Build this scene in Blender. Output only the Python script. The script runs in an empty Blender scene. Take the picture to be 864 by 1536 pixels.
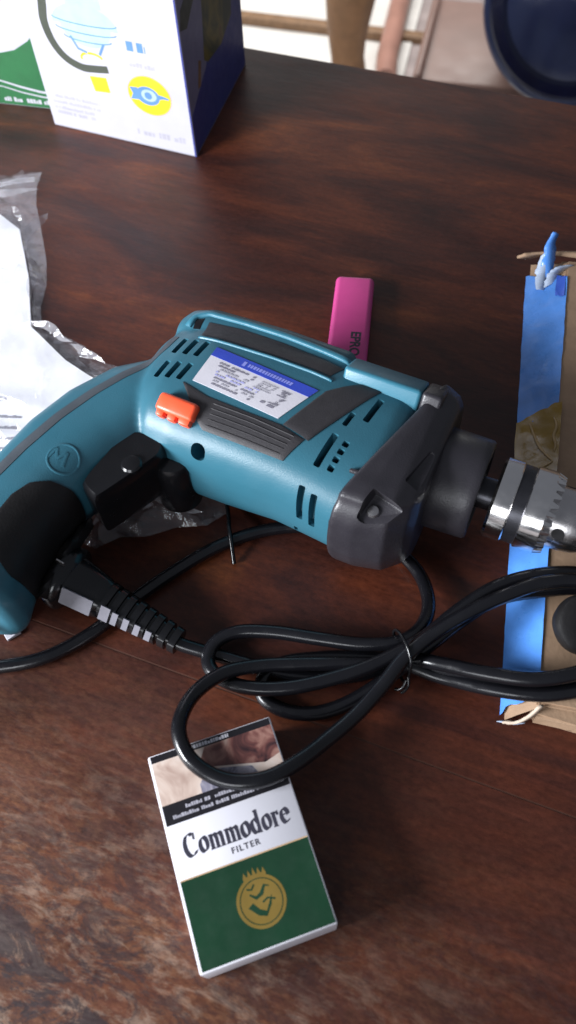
import bpy, bmesh, math, random
from mathutils import Vector, Matrix, noise
from mathutils.bvhtree import BVHTree

random.seed(7)
MM = 0.001
sc = bpy.context.scene
COL = sc.collection

# ------------------------------------------------------------------ camera
cam_d = bpy.data.cameras.new("camera")
cam = bpy.data.objects.new("camera", cam_d)
COL.objects.link(cam)
cam_d.sensor_fit = 'VERTICAL'
cam_d.sensor_height = 36.0
cam_d.sensor_width = 20.25
cam_d.lens = 36.0 * 1220.0 / 1536.0
cam_d.clip_start = 0.01
cam_d.clip_end = 60.0
_F = Vector((0.0, 0.53583, -0.84433))
_R = Vector((0.998078, -0.052328, -0.033209))
_U = -Vector((-0.061976, -0.842705, -0.534797))
cam.matrix_world = Matrix(((_R.x, _U.x, -_F.x, 0.0), (_R.y, _U.y, -_F.y, 0.0),
                           (_R.z, _U.z, -_F.z, 0.370), (0, 0, 0, 1)))
cam_d.dof.use_dof = True
cam_d.dof.focus_distance = 0.425
cam_d.dof.aperture_fstop = 9.0
sc.camera = cam

# ------------------------------------------------------------------ world and lamps
world = bpy.data.worlds.new("World")
sc.world = world
world.use_nodes = True
bg = world.node_tree.nodes["Background"]
bg.inputs[0].default_value = (0.80, 0.86, 1.0, 1)
bg.inputs[1].default_value = 0.19


def area_lamp(name, loc, target, size, size_y, power, color):
    l = bpy.data.lights.new(name, 'AREA')
    l.shape = 'RECTANGLE'
    l.size = size
    l.size_y = size_y
    l.energy = power
    l.color = color
    o = bpy.data.objects.new(name, l)
    o.location = loc
    o.rotation_euler = (Vector(target) - Vector(loc)).to_track_quat('-Z', 'Y').to_euler()
    COL.objects.link(o)
    return o


# daylight from an opening on the left, a little in front of the table
area_lamp("window_light", (-0.94, -0.08, 0.37), (0.0, 0.25, 0.0), 0.46, 0.36, 34.0, (0.92, 0.95, 1.0))
# the open doorway the photographer stands in front of
area_lamp("front_doorway_light", (-0.72, -1.35, 0.62), (0.0, 0.3, 0.0), 0.9, 0.65, 12.5, (0.92, 0.95, 1.0))
# open daylight falling on the floor beyond the table
area_lamp("floor_daylight", (0.05, 2.35, 0.30), (0.05, 2.35, -0.75), 1.5, 0.9, 26.0, (1.0, 0.98, 0.95))

sc.view_settings.view_transform = 'Standard'
sc.view_settings.look = 'None'
sc.view_settings.gamma = 1.0
sc.view_settings.exposure = 0.0
sc.view_settings.use_curve_mapping = False
sc.render.engine = 'CYCLES'
sc.cycles.use_denoising = True
sc.cycles.max_bounces = 10
sc.cycles.transparent_max_bounces = 16
sc.cycles.caustics_reflective = False
sc.cycles.caustics_refractive = False


# ------------------------------------------------------------------ materials
def new_mat(name):
    m = bpy.data.materials.new(name)
    m.use_nodes = True
    nt = m.node_tree
    return m, nt, nt.nodes["Principled BSDF"]


def link(nt, a, b):
    nt.links.new(a, b)


def tex_coord(nt, scale=(1, 1, 1), rot=(0, 0, 0)):
    tc = nt.nodes.new("ShaderNodeTexCoord")
    mp = nt.nodes.new("ShaderNodeMapping")
    mp.inputs["Scale"].default_value = scale
    mp.inputs["Rotation"].default_value = rot
    link(nt, tc.outputs["Object"], mp.inputs["Vector"])
    return mp.outputs["Vector"]


def noise_node(nt, vec, scale, detail=4.0, rough=0.55, dist=0.0):
    n = nt.nodes.new("ShaderNodeTexNoise")
    n.inputs["Scale"].default_value = scale
    n.inputs["Detail"].default_value = detail
    n.inputs["Roughness"].default_value = rough
    n.inputs["Distortion"].default_value = dist
    link(nt, vec, n.inputs["Vector"])
    return n.outputs["Fac"]


def ramp(nt, fac, stops, interp='LINEAR'):
    r = nt.nodes.new("ShaderNodeValToRGB")
    r.color_ramp.interpolation = interp
    els = r.color_ramp.elements
    while len(els) < len(stops):
        els.new(0.5)
    for e, (p, c) in zip(els, stops):
        e.position = p
        e.color = (c[0], c[1], c[2], 1) if not isinstance(c, (int, float)) else (c, c, c, 1)
    link(nt, fac, r.inputs["Fac"])
    return r.outputs["Color"]


def mixc(nt, fac, a, b, mode='MIX'):
    m = nt.nodes.new("ShaderNodeMix")
    m.data_type = 'RGBA'
    m.blend_type = mode
    for sock, val in ((m.inputs[0], fac), (m.inputs[6], a), (m.inputs[7], b)):
        if hasattr(val, 'links'):
            link(nt, val, sock)
        elif isinstance(val, (int, float)):
            sock.default_value = val
        else:
            sock.default_value = (val[0], val[1], val[2], 1)
    return m.outputs[2]


def bump(nt, bsdf, height, strength, dist):
    b = nt.nodes.new("ShaderNodeBump")
    b.inputs["Strength"].default_value = strength
    b.inputs["Distance"].default_value = dist
    link(nt, height, b.inputs["Height"])
    link(nt, b.outputs["Normal"], bsdf.inputs["Normal"])


def plain(name, color, rough=0.5, metal=0.0, var=0.12, nscale=60.0, bscale=900.0, bstr=0.12, spec=0.5, coat=0.0):
    """one colour with slight uneven tone, uneven gloss and a fine surface grain"""
    m, nt, b = new_mat(name)
    v = tex_coord(nt)
    n = noise_node(nt, v, nscale, 5.0)
    lo = tuple(c * (1 - var) for c in color)
    hi = tuple(min(1.0, c * (1 + var)) for c in color)
    link(nt, ramp(nt, n, [(0.3, lo), (0.7, hi)]), b.inputs["Base Color"])
    n2 = noise_node(nt, v, nscale * 2.3, 4.0)
    link(nt, ramp(nt, n2, [(0.3, max(0.0, rough - 0.06)), (0.7, min(1.0, rough + 0.08))]), b.inputs["Roughness"])
    b.inputs["Metallic"].default_value = metal
    b.inputs["Specular IOR Level"].default_value = spec
    b.inputs["Coat Weight"].default_value = coat
    if bstr > 0:
        bump(nt, b, noise_node(nt, v, bscale, 2.0), bstr, 0.0004)
    return m


def wood_material():
    m, nt, b = new_mat("varnished_wood")
    ang = math.radians(-24.0)
    tc = nt.nodes.new("ShaderNodeTexCoord")
    mp = nt.nodes.new("ShaderNodeMapping")
    mp.inputs["Scale"].default_value = (4.6, 14.0, 6.0)
    link(nt, tc.outputs["Object"], mp.inputs["Vector"])
    v = mp.outputs["Vector"]
    mp2 = nt.nodes.new("ShaderNodeMapping")
    mp2.inputs["Scale"].default_value = (30.0, 170.0, 30.0)
    link(nt, tc.outputs["Object"], mp2.inputs["Vector"])
    fine = mp2.outputs["Vector"]
    big = noise_node(nt, v, 1.3, 6.0, 0.6, 0.8)
    col = ramp(nt, big, [(0.25, (0.017, 0.0048, 0.0038)), (0.43, (0.043, 0.0102, 0.0060)),
                         (0.58, (0.084, 0.0195, 0.0080)), (0.76, (0.185, 0.050, 0.0140))])
    fn = noise_node(nt, fine, 1.5, 5.0, 0.65, 0.3)
    col = mixc(nt, 0.55, col, ramp(nt, fn, [(0.3, 0.45), (0.7, 1.25)]), 'MULTIPLY')
    # worn, scuffed varnish towards the near left corner: reddish bare patches, pale scuffs and dark stains
    def mapped(scale, loc=(0, 0, 0)):
        q = nt.nodes.new("ShaderNodeMapping")
        q.inputs["Scale"].default_value = scale
        q.inputs["Location"].default_value = loc
        link(nt, tc.outputs["Object"], q.inputs["Vector"])
        return q.outputs["Vector"]

    def math2(op, x, y):
        q = nt.nodes.new("ShaderNodeMath")
        q.operation = op
        q.use_clamp = True
        for s_, val in ((q.inputs[0], x), (q.inputs[1], y)):
            if hasattr(val, 'links'):
                link(nt, val, s_)
            else:
                s_.default_value = val
        return q.outputs[0]
    sep = nt.nodes.new("ShaderNodeSeparateXYZ")
    link(nt, tc.outputs["Object"], sep.inputs[0])

    def fade(sock, lo, hi, vmin=0.0):
        q = nt.nodes.new("ShaderNodeMapRange")
        q.interpolation_type = 'SMOOTHSTEP'
        q.inputs[1].default_value = lo
        q.inputs[2].default_value = hi
        q.inputs[3].default_value = vmin
        link(nt, sock, q.inputs[0])
        return q.outputs[0]
    gy = fade(sep.outputs["Y"], 0.15, -0.02)
    gx = fade(sep.outputs["X"], 0.10, -0.12, 0.22)
    zone = math2('MULTIPLY', gy, gx)
    cloud = noise_node(nt, mapped((11.0, 22.0, 10.0), (2.0, 0.6, 0)), 1.0, 5.0, 0.6, 0.6)
    bare = math2('MULTIPLY', zone, ramp(nt, cloud, [(0.34, 0.15), (0.62, 1.0)]))
    speck = noise_node(nt, mapped((110.0, 260.0, 60.0)), 1.3, 6.0, 0.72, 0.2)
    bare_col = ramp(nt, speck, [(0.34, (0.024, 0.0080, 0.0054)), (0.48, (0.086, 0.030, 0.0120)), (0.62, (0.150, 0.064, 0.028))])
    col = mixc(nt, bare, col, bare_col)
    scuff = noise_node(nt, mapped((52.0, 130.0, 40.0), (5.0, 3.0, 0)), 1.0, 7.0, 0.75, 0.5)
    gy2 = fade(sep.outputs["Y"], 0.10, -0.06)
    sc_f = math2('MULTIPLY', math2('MULTIPLY', gy2, gx), ramp(nt, scuff, [(0.48, 0.0), (0.62, 0.9)]))
    col = mixc(nt, sc_f, col, (0.215, 0.150, 0.112))
    st = noise_node(nt, mapped((34.0, 70.0, 20.0), (3.1, 1.7, 0)), 1.0, 7.0, 0.78, 0.6)
    big_st = noise_node(nt, mapped((9.0, 13.0, 9.0), (1.3, 7.7, 0)), 1.0, 2.0)
    stain = math2('MULTIPLY', gy2, math2('MULTIPLY', ramp(nt, big_st, [(0.34, 0.15), (0.48, 1.0)]), ramp(nt, st, [(0.47, 0.0), (0.54, 0.95)])))
    col = mixc(nt, stain, col, (0.017, 0.011, 0.014))
    # dust and fine scratches over the whole top
    mp6 = nt.nodes.new("ShaderNodeMapping")
    mp6.inputs["Scale"].default_value = (260.0, 420.0, 200.0)
    link(nt, tc.outputs["Object"], mp6.inputs["Vector"])
    dust = noise_node(nt, mp6.outputs["Vector"], 1.0, 3.0, 0.7)
    col = mixc(nt, 0.5, col, ramp(nt, dust, [(0.3, 0.55), (0.7, 1.5)]), 'MULTIPLY')
    mp7 = nt.nodes.new("ShaderNodeMapping")
    mp7.inputs["Scale"].default_value = (9.0, 210.0, 20.0)
    mp7.inputs["Rotation"].default_value = (0, 0, 0.12)
    link(nt, tc.outputs["Object"], mp7.inputs["Vector"])
    scr = noise_node(nt, mp7.outputs["Vector"], 1.0, 2.0, 0.5)
    col = mixc(nt, ramp(nt, scr, [(0.74, 0.0), (0.80, 0.45)]), col, (0.16, 0.085, 0.055))
    link(nt, col, b.inputs["Base Color"])
    rg = noise_node(nt, v, 3.0, 5.0)
    link(nt, ramp(nt, mixc(nt, 0.35, rg, dust), [(0.3, 0.36), (0.7, 0.58)]), b.inputs["Roughness"])
    b.inputs["Specular IOR Level"].default_value = 0.38
    h = mixc(nt, 0.5, fn, speck)
    bump(nt, b, h, 0.25, 0.0008)
    return m


def film_material(name, haze, gloss, tint=(0.93, 0.92, 0.97)):
    """thin clear plastic film: see-through, a little milky, shiny on its creases"""
    m = bpy.data.materials.new(name)
    m.use_nodes = True
    nt = m.node_tree
    nt.nodes.clear()
    out = nt.nodes.new("ShaderNodeOutputMaterial")
    tr = nt.nodes.new("ShaderNodeBsdfTransparent")
    tr.inputs[0].default_value = (0.99, 0.99, 1.0, 1)
    df = nt.nodes.new("ShaderNodeBsdfDiffuse")
    df.inputs[0].default_value = (*tint, 1)
    gl = nt.nodes.new("ShaderNodeBsdfGlossy")
    gl.inputs["Roughness"].default_value = 0.07
    v = tex_coord(nt)
    n = noise_node(nt, v, 120.0, 5.0, 0.6, 0.5)
    mr = nt.nodes.new("ShaderNodeMapRange")
    mr.inputs[1].default_value = 0.3
    mr.inputs[2].default_value = 0.7
    mr.inputs[3].default_value = haze * 0.5
    mr.inputs[4].default_value = haze * 1.5
    link(nt, n, mr.inputs[0])
    m1 = nt.nodes.new("ShaderNodeMixShader")
    link(nt, mr.outputs[0], m1.inputs[0])
    link(nt, tr.outputs[0], m1.inputs[1])
    link(nt, df.outputs[0], m1.inputs[2])
    lw = nt.nodes.new("ShaderNodeLayerWeight")
    lw.inputs[0].default_value = 0.35
    ad = nt.nodes.new("ShaderNodeMath")
    ad.operation = 'MULTIPLY_ADD'
    link(nt, lw.outputs["Fresnel"], ad.inputs[0])
    ad.inputs[1].default_value = 0.13
    ad.inputs[2].default_value = gloss
    m2 = nt.nodes.new("ShaderNodeMixShader")
    link(nt, ad.outputs[0], m2.inputs[0])
    link(nt, m1.outputs[0], m2.inputs[1])
    link(nt, gl.outputs[0], m2.inputs[2])
    b = nt.nodes.new("ShaderNodeBump")
    b.inputs["Strength"].default_value = 0.5
    b.inputs["Distance"].default_value = 0.002
    link(nt, noise_node(nt, v, 90.0, 4.0, 0.6, 1.0), b.inputs["Height"])
    link(nt, b.outputs[0], gl.inputs["Normal"])
    link(nt, m2.outputs[0], out.inputs[0])
    return m


def picture_material(name, stops, scale, dist=1.5):
    """printed photograph too small to read: soft blotches of its colours"""
    m, nt, b = new_mat(name)
    v = tex_coord(nt)
    n = noise_node(nt, v, scale, 4.0, 0.55, dist)
    link(nt, ramp(nt, n, stops), b.inputs["Base Color"])
    b.inputs["Roughness"].default_value = 0.38
    return m


M = {
    'wood': wood_material(),
    'groove': plain("dark_joint_filler", (0.055, 0.017, 0.008), 0.6),
    'teal': plain("teal_plastic", (0.027, 0.115, 0.160), 0.40, var=0.06, nscale=25, bscale=1500, bstr=0.25),
    'teal_light': plain("teal_plastic_rail", (0.036, 0.160, 0.225), 0.36, var=0.06, nscale=25, bscale=1500, bstr=0.2),
    'spine': plain("grey_rubber_seam", (0.050, 0.060, 0.072), 0.55, bstr=0.2),
    'pad': plain("ribbed_grey_rubber", (0.026, 0.024, 0.027), 0.55, var=0.08, nscale=140, bscale=1600, bstr=0.3),
    'grip': plain("black_soft_rubber", (0.0075, 0.0068, 0.0072), 0.50, var=0.2, bstr=0.3, spec=0.35),
    'black': plain("black_gloss_plastic", (0.006, 0.006, 0.007), 0.20, var=0.1, bstr=0.03),
    'case': plain("charcoal_moulded_case", (0.023, 0.021, 0.026), 0.37, var=0.1, bscale=1400, bstr=0.3),
    'case_dark': plain("dark_charcoal_case", (0.020, 0.019, 0.023), 0.45, var=0.1, bscale=1400, bstr=0.3),
    'chrome': plain("polished_steel", (0.74, 0.72, 0.71), 0.16, 1.0, var=0.05, bstr=0.02),
    'steel': plain("brushed_steel", (0.52, 0.50, 0.50), 0.25, 1.0, var=0.1, bstr=0.1),
    'dark_steel': plain("dark_steel", (0.045, 0.045, 0.052), 0.30, 0.8, bstr=0.1),
    'orange': plain("orange_red_plastic", (0.80, 0.090, 0.032), 0.40, var=0.05),
    'cord': plain("black_cord_sheath", (0.0050, 0.0050, 0.0066), 0.22, var=0.15, bscale=500, bstr=0.10),
    'label': plain("white_label_paper", (0.60, 0.58, 0.63), 0.45, var=0.05),
    'label_blue': plain("blue_label_ink", (0.030, 0.060, 0.42), 0.40, var=0.08),
    'print_grey': plain("grey_print", (0.21, 0.20, 0.25), 0.5),
    'print_pale': plain("pale_print", (0.36, 0.35, 0.40), 0.5),
    'print_blue': plain("pale_blue_print", (0.36, 0.36, 0.62), 0.5),
    'print_lilac': plain("lilac_print", (0.22, 0.25, 0.66), 0.5),
    'print_dark': plain("dark_print", (0.030, 0.028, 0.045), 0.5),
    'gunmetal': plain("grey_plug_side", (0.16, 0.155, 0.18), 0.35),
    'paper': plain("white_leaflet_paper", (0.90, 0.90, 0.92), 0.6, var=0.02),
    'film': film_material("clear_bag_film", 0.035, 0.05),
    'seam_film': film_material("bag_zip_film", 0.16, 0.09),
    'pink': plain("pink_plastic", (0.60, 0.060, 0.255), 0.42, var=0.05, bstr=0.08),
    'cardboard': plain("brown_cardboard", (0.33, 0.215, 0.135), 0.75, var=0.12, nscale=90, bscale=420, bstr=0.4),
    'cardboard_pale': plain("torn_cardboard_core", (0.52, 0.42, 0.33), 0.85, var=0.15, bstr=0.5),
    'blue_tape': plain("blue_packing_tape", (0.085, 0.265, 0.72), 0.30, var=0.2, nscale=35, bscale=240, bstr=0.3),
    'blue_deep': plain("deep_blue_print", (0.035, 0.090, 0.45), 0.33, var=0.1),
    'brown_tape': plain("brown_packing_tape", (0.30, 0.185, 0.030), 0.20, var=0.2, nscale=70, bscale=200, bstr=0.4),
    'tape_crease': plain("tape_crease", (0.42, 0.28, 0.12), 0.4),
    'white_tear': plain("white_torn_paper", (0.42, 0.50, 0.64), 0.6),
    'carton': plain("white_coated_board", (0.44, 0.43, 0.48), 0.40, var=0.03, bstr=0.05),
    'carton_blue': plain("navy_coated_board", (0.040, 0.050, 0.21), 0.42, var=0.1),
    'carton_grey': plain("lavender_grey_print", (0.19, 0.185, 0.29), 0.45),
    'green': plain("green_coated_board", (0.012, 0.105, 0.032), 0.4, var=0.1),
    'pack_green': plain("dark_green_print", (0.006, 0.036, 0.016), 0.36, var=0.12, bstr=0.04),
    'pack_white': plain("white_pack_board", (0.64, 0.63, 0.68), 0.36, var=0.02, bstr=0.04),
    'pack_black': plain("black_print_band", (0.010, 0.009, 0.012), 0.36, var=0.1, bstr=0.0),
    'gold': plain("gold_print", (0.19, 0.125, 0.026), 0.38, 0.1, var=0.15, bstr=0.0),
    'gold_line': plain("pale_gold_line", (0.50, 0.34, 0.20), 0.4, bstr=0.0),
    'yellow': plain("yellow_print", (0.62, 0.50, 0.02), 0.4, bstr=0.0),
    'olive': plain("dark_olive_print", (0.045, 0.052, 0.038), 0.45, bstr=0.0),
    'sky_print': plain("pale_blue_glass_print", (0.34, 0.45, 0.60), 0.4, var=0.1, bstr=0.0),
    'blue_line': plain("blue_line_print", (0.10, 0.22, 0.52), 0.4, bstr=0.0),
    'jug': plain("blue_tinted_plastic", (0.010, 0.014, 0.055), 0.18, var=0.25, nscale=14, bstr=0.05),
    'jug_rim': plain("blue_tinted_plastic_rim", (0.045, 0.060, 0.15), 0.13, var=0.2, nscale=14, bstr=0.05),
    'skin': plain("brown_skin", (0.235, 0.120, 0.055), 0.55, var=0.18, nscale=30, bscale=300, bstr=0.3),
    'floor': plain("pale_concrete", (0.62, 0.60, 0.57), 0.8, var=0.15, nscale=6, bscale=60, bstr=0.5),
    'floor_pink': plain("terracotta_paint", (0.36, 0.185, 0.14), 0.42, var=0.2, nscale=9, bscale=90, bstr=0.4),
    'slab': plain("grey_dusty_concrete", (0.30, 0.25, 0.24), 0.8, var=0.25, nscale=14, bscale=90, bstr=0.6),
    'seat_pink': plain("dusty_pink_plastic", (0.33, 0.195, 0.155), 0.42, var=0.12, nscale=9, bscale=90, bstr=0.2),
    'batten': plain("brown_batten", (0.20, 0.115, 0.06), 0.6, var=0.2),
    'warn_skin': picture_material("warning_photo_skin", [(0.32, (0.34, 0.22, 0.18)), (0.5, (0.60, 0.47, 0.40)), (0.68, (0.72, 0.63, 0.57))], 38),
    'warn_dark': picture_material("warning_photo_lesion", [(0.34, (0.030, 0.014, 0.018)), (0.48, (0.15, 0.055, 0.048)), (0.60, (0.30, 0.15, 0.12)), (0.74, (0.42, 0.29, 0.24))], 70),
    'warn_grey': picture_material("warning_photo_grey", [(0.35, (0.09, 0.09, 0.12)), (0.5, (0.22, 0.21, 0.27)), (0.68, (0.45, 0.42, 0.46))], 110),
    'side_picture': picture_material("carton_side_picture", [(0.36, (0.030, 0.045, 0.020)), (0.5, (0.16, 0.13, 0.02)), (0.62, (0.10, 0.035, 0.02)), (0.75, (0.08, 0.075, 0.10))], 22),
}


# ------------------------------------------------------------------ mesh helpers (all shapes in millimetres)
def tag(o, label, cat, group=None):
    o['label'] = label
    o['category'] = cat
    if group:
        o['group'] = group
    return o


def empty(name, loc=(0, 0, 0), rz=0.0, rot=None):
    o = bpy.data.objects.new(name, None)
    COL.objects.link(o)
    o.location = tuple(c * MM for c in loc)
    o.rotation_euler = rot if rot else (0, 0, rz)
    o.empty_display_size = 0.02
    return o


def mesh_obj(name, verts, faces, mat, parent=None, smooth=False, recalc=True):
    me = bpy.data.meshes.new(name)
    me.from_pydata([tuple(c * MM for c in v) for v in verts], [], faces)
    if recalc:
        bm = bmesh.new()
        bm.from_mesh(me)
        bmesh.ops.recalc_face_normals(bm, faces=bm.faces)
        bm.to_mesh(me)
        bm.free()
    me.materials.append(mat)
    if smooth:
        me.polygons.foreach_set("use_smooth", [True] * len(me.polygons))
    o = bpy.data.objects.new(name, me)
    COL.objects.link(o)
    o.parent = parent
    return o


def bm_obj(name, bm, mat, parent=None, smooth=False, auto=None):
    me = bpy.data.meshes.new(name)
    bmesh.ops.recalc_face_normals(bm, faces=bm.faces)
    bm.transform(Matrix.Scale(MM, 4))
    bm.to_mesh(me)
    bm.free()
    me.materials.append(mat)
    if smooth:
        me.polygons.foreach_set("use_smooth", [True] * len(me.polygons))
        if auto is not None:
            me.set_sharp_from_angle(angle=math.radians(auto))
    o = bpy.data.objects.new(name, me)
    COL.objects.link(o)
    o.parent = parent
    return o


def sharp(o, deg=35):
    o.data.set_sharp_from_angle(angle=math.radians(deg))
    return o


def box_bm(size, bevel=0.0, seg=2, center=(0, 0, 0), mat=None):
    bm = bmesh.new()
    bmesh.ops.create_cube(bm, size=1.0)
    bm.transform(Matrix.Diagonal((size[0], size[1], size[2], 1)))
    if bevel > 0:
        bmesh.ops.bevel(bm, geom=list(bm.edges), offset=bevel, segments=seg, affect='EDGES', profile=0.5)
    if mat is not None:
        bm.transform(mat)
    bm.transform(Matrix.Translation(center))
    return bm


def rbox(name, size, center, mat, parent=None, bevel=0.6, seg=2, rz=0.0, rot=None):
    R = rot.to_4x4() if rot is not None else Matrix.Rotation(rz, 4, 'Z')
    bm = box_bm(size, bevel, seg, center, R)
    return bm_obj(name, bm, mat, parent, smooth=bevel > 0, auto=40)


def superellipse(n, a, b, e):
    pts = []
    for i in range(n):
        t = 2 * math.pi * i / n
        c, s = math.cos(t), math.sin(t)
        pts.append((math.copysign(abs(c) ** (2.0 / e), c) * a, math.copysign(abs(s) ** (2.0 / e), s) * b))
    return pts


def loft(rings, cap=True):
    n = len(rings[0])
    verts = [p for r in rings for p in r]
    faces = []
    for i in range(len(rings) - 1):
        for j in range(n):
            k = (j + 1) % n
            faces.append((i * n + j, i * n + k, (i + 1) * n + k, (i + 1) * n + j))
    if cap:
        faces.append(tuple(range(n))[::-1])
        faces.append(tuple(range((len(rings) - 1) * n, len(rings) * n)))
    return verts, faces


def catmull(pts, per=8, closed=False):
    P = [Vector(p) for p in pts]
    out = []
    n = len(P)
    for i in range(n - 1):
        p0 = P[max(i - 1, 0)]
        p1, p2 = P[i], P[i + 1]
        p3 = P[min(i + 2, n - 1)]
        for k in range(per):
            t = k / per
            out.append(0.5 * ((2 * p1) + (p2 - p0) * t + (2 * p0 - 5 * p1 + 4 * p2 - p3) * t * t
                              + (3 * p1 - p0 - 3 * p2 + p3) * t ** 3))
    out.append(P[-1])
    return out


def tube_data(path, radius, seg=14):
    path = [Vector(p) for p in path]
    rings = []
    up = None
    for i, p in enumerate(path):
        t = (path[min(i + 1, len(path) - 1)] - path[max(i - 1, 0)]).normalized()
        if up is None:
            up = Vector((0, 0, 1)) if abs(t.z) < 0.9 else Vector((1, 0, 0))
        up = (up - t * up.dot(t)).normalized()
        side = t.cross(up)
        r = radius(i / (len(path) - 1)) if callable(radius) else radius
        rings.append([tuple(p + (up * math.cos(a) + side * math.sin(a)) * r)
                      for a in [2 * math.pi * k / seg for k in range(seg)]])
    return loft(rings)


def tube(name, path, radius, mat, parent=None, seg=14):
    v, f = tube_data(path, radius, seg)
    return sharp(mesh_obj(name, v, f, mat, parent, True), 50)


def lathe(name, prof, origin, axis, mat, parent=None, seg=48, deg=35):
    """prof = [(distance along the axis, radius)]"""
    ax = Vector(axis).normalized()
    q = ax.to_track_quat('X', 'Z')
    ey, ez = q @ Vector((0, 1, 0)), q @ Vector((0, 0, 1))
    o = Vector(origin)
    rings = []
    for d, r in prof:
        rings.append([tuple(o + ax * d + (ey * math.cos(a) + ez * math.sin(a)) * max(r, 0.01))
                      for a in [2 * math.pi * k / seg for k in range(seg)]])
    v, f = loft(rings)
    return sharp(mesh_obj(name, v, f, mat, parent, True), deg)


def strip_faces(L, R):
    """band between two equally long point rows"""
    n = len(L)
    return list(L) + list(R), [(i, i + 1, n + i + 1, n + i) for i in range(n - 1)]


class Flat:
    """flat print collected in 2-D, then laid on a plane: frame(x, y, h) -> 3-D point"""

    def __init__(self):
        self.v, self.f, self.h = [], [], 0.0

    def _add(self, pts, faces):
        b = len(self.v)
        self.v += [(x, y, self.h) for x, y in pts]
        self.f += [tuple(b + i for i in q) for q in faces]
        self.h += 0.0004

    def poly(self, pts):
        self._add(pts, [tuple(range(len(pts)))])
        return self

    def rect(self, x0, y0, x1, y1):
        return self.poly([(x0, y0), (x1, y0), (x1, y1), (x0, y1)])

    def ellipse(self, cx, cy, rx, ry, n=40):
        return self.poly([(cx + rx * math.cos(2 * math.pi * k / n), cy + ry * math.sin(2 * math.pi * k / n)) for k in range(n)])

    def ring(self, cx, cy, rx, ry, t, n=44, a0=0.0, a1=2 * math.pi):
        A, B = [], []
        for k in range(n + 1):
            a = a0 + (a1 - a0) * k / n
            A.append((cx + rx * math.cos(a), cy + ry * math.sin(a)))
            B.append((cx + (rx - t) * math.cos(a), cy + (ry - t) * math.sin(a)))
        self._add(*strip_faces(A, B))
        return self

    def stroke(self, pts, w):
        A, B = [], []
        n = len(pts)
        for i, (x, y) in enumerate(pts):
            x0, y0 = pts[max(i - 1, 0)]
            x1, y1 = pts[min(i + 1, n - 1)]
            dx, dy = x1 - x0, y1 - y0
            l = math.hypot(dx, dy) or 1.0
            ww = w[i] if isinstance(w, (list, tuple)) else w
            nx, ny = -dy / l * ww / 2, dx / l * ww / 2
            A.append((x + nx, y + ny))
            B.append((x - nx, y - ny))
        self._add(*strip_faces(A, B))
        return self

    def nib(self, pts, nx, ny):
        """broad-pen stroke: the nib keeps its direction, so uprights are thick and bars thin"""
        self._add(*strip_faces([(x + nx, y + ny) for x, y in pts], [(x - nx, y - ny) for x, y in pts]))
        return self

    def line_of_words(self, x0, x1, y, h, gap=0.5, rnd=random):
        """print too small to read: a row of short uneven marks"""
        x = x0
        while x < x1:
            w = min(rnd.uniform(0.35, 0.8) * h, x1 - x)
            k = rnd.random()
            if k < 0.16:
                x += h * gap
                continue
            hh = h * (1.0 if k > 0.5 else 0.72)
            self.rect(x, y, x + w, y + hh)
            x += w + 0.16 * h
        return self

    def build(self, name, frame, mat, parent=None):
        return mesh_obj(name, [frame(x, y, h) for x, y, h in self.v], self.f, mat, parent, recalc=False)


def text_mesh(name, body, size, mat, parent, matrix, bold=0.0, spacing=1.0):
    c = bpy.data.curves.new(name, 'FONT')
    c.body = body
    c.size = size * MM
    c.offset = bold * MM
    c.space_character = spacing
    c.align_x = 'CENTER'
    c.align_y = 'CENTER'
    t = bpy.data.objects.new(name, c)
    me = bpy.data.meshes.new_from_object(t)
    bpy.data.objects.remove(t)
    me.name = name
    me.materials.clear()
    me.materials.append(mat)
    o = bpy.data.objects.new(name, me)
    COL.objects.link(o)
    o.parent = parent
    o.matrix_local = matrix
    return o


# ================================================================== the setting
def slab_sheet(name, poly, z, mat, kind='structure'):
    o = mesh_obj(name, [(x, y, z) for x, y in poly], [tuple(range(len(poly)))], mat)
    o['kind'] = kind
    return o


slab_sheet('floor', [(-6000, -3000), (6000, -3000), (6000, 7000), (-6000, 7000)], -750, M['floor'])

# ------------------------------------------------------------------ table
TA = math.radians(-24.0)
table = empty('wooden_table', (0, 0, 0), TA)
tag(table, "dark reddish-brown wooden table with worn varnish, carrying the drill", "table")


def plank(y0, y1, x0=-620, x1=760):
    bm = bmesh.new()
    bmesh.ops.create_cube(bm, size=1.0)
    bm.transform(Matrix.Diagonal((x1 - x0, y1 - y0, 34, 1)))
    bmesh.ops.bevel(bm, geom=[e for e in bm.edges if abs(e.verts[0].co.x - e.verts[1].co.x) > 1], offset=0.4, segments=2, affect='EDGES')
    bm.transform(Matrix.Translation(((x0 + x1) / 2, (y0 + y1) / 2, -17)))
    return bm_obj('plank', bm, M['wood'], table, True, 30)


plank(111.1, 637)
plank(-160, 110.9)
plank(-420, -160.8)
rbox('seam_filler', (1378, 2.0, 30), (70, 111, -15.2), M['groove'], table, bevel=0)
for yy in (600, -380):
    rbox('apron', (1180, 24, 80), (70, yy, -74.5), M['wood'], table, bevel=1.5)
for xx in (-480, 620):
    for yy in (560, -340):
        rbox('leg', (60, 60, 716), (xx, yy, -392), M['wood'], table, bevel=3)

# ================================================================== the power drill
# local frame: x along the spindle towards the chuck, y towards the drill's own top, z up from the table
DA = math.radians(-27.0)
drill = empty('power_drill', (103, 212, 0), DA)
tag(drill, "teal and charcoal corded power drill lying on its side on the table", "power drill")


def v_section(x, vb, vt, wb, wt, e, n=56, shear=0.0):
    cv, cw = (vb + vt) / 2, (wb + wt) / 2
    return [(x + shear * (p[0] + cv), p[0] + cv, p[1] + cw) for p in superellipse(n, (vt - vb) / 2, (wt - wb) / 2, e)]


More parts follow.
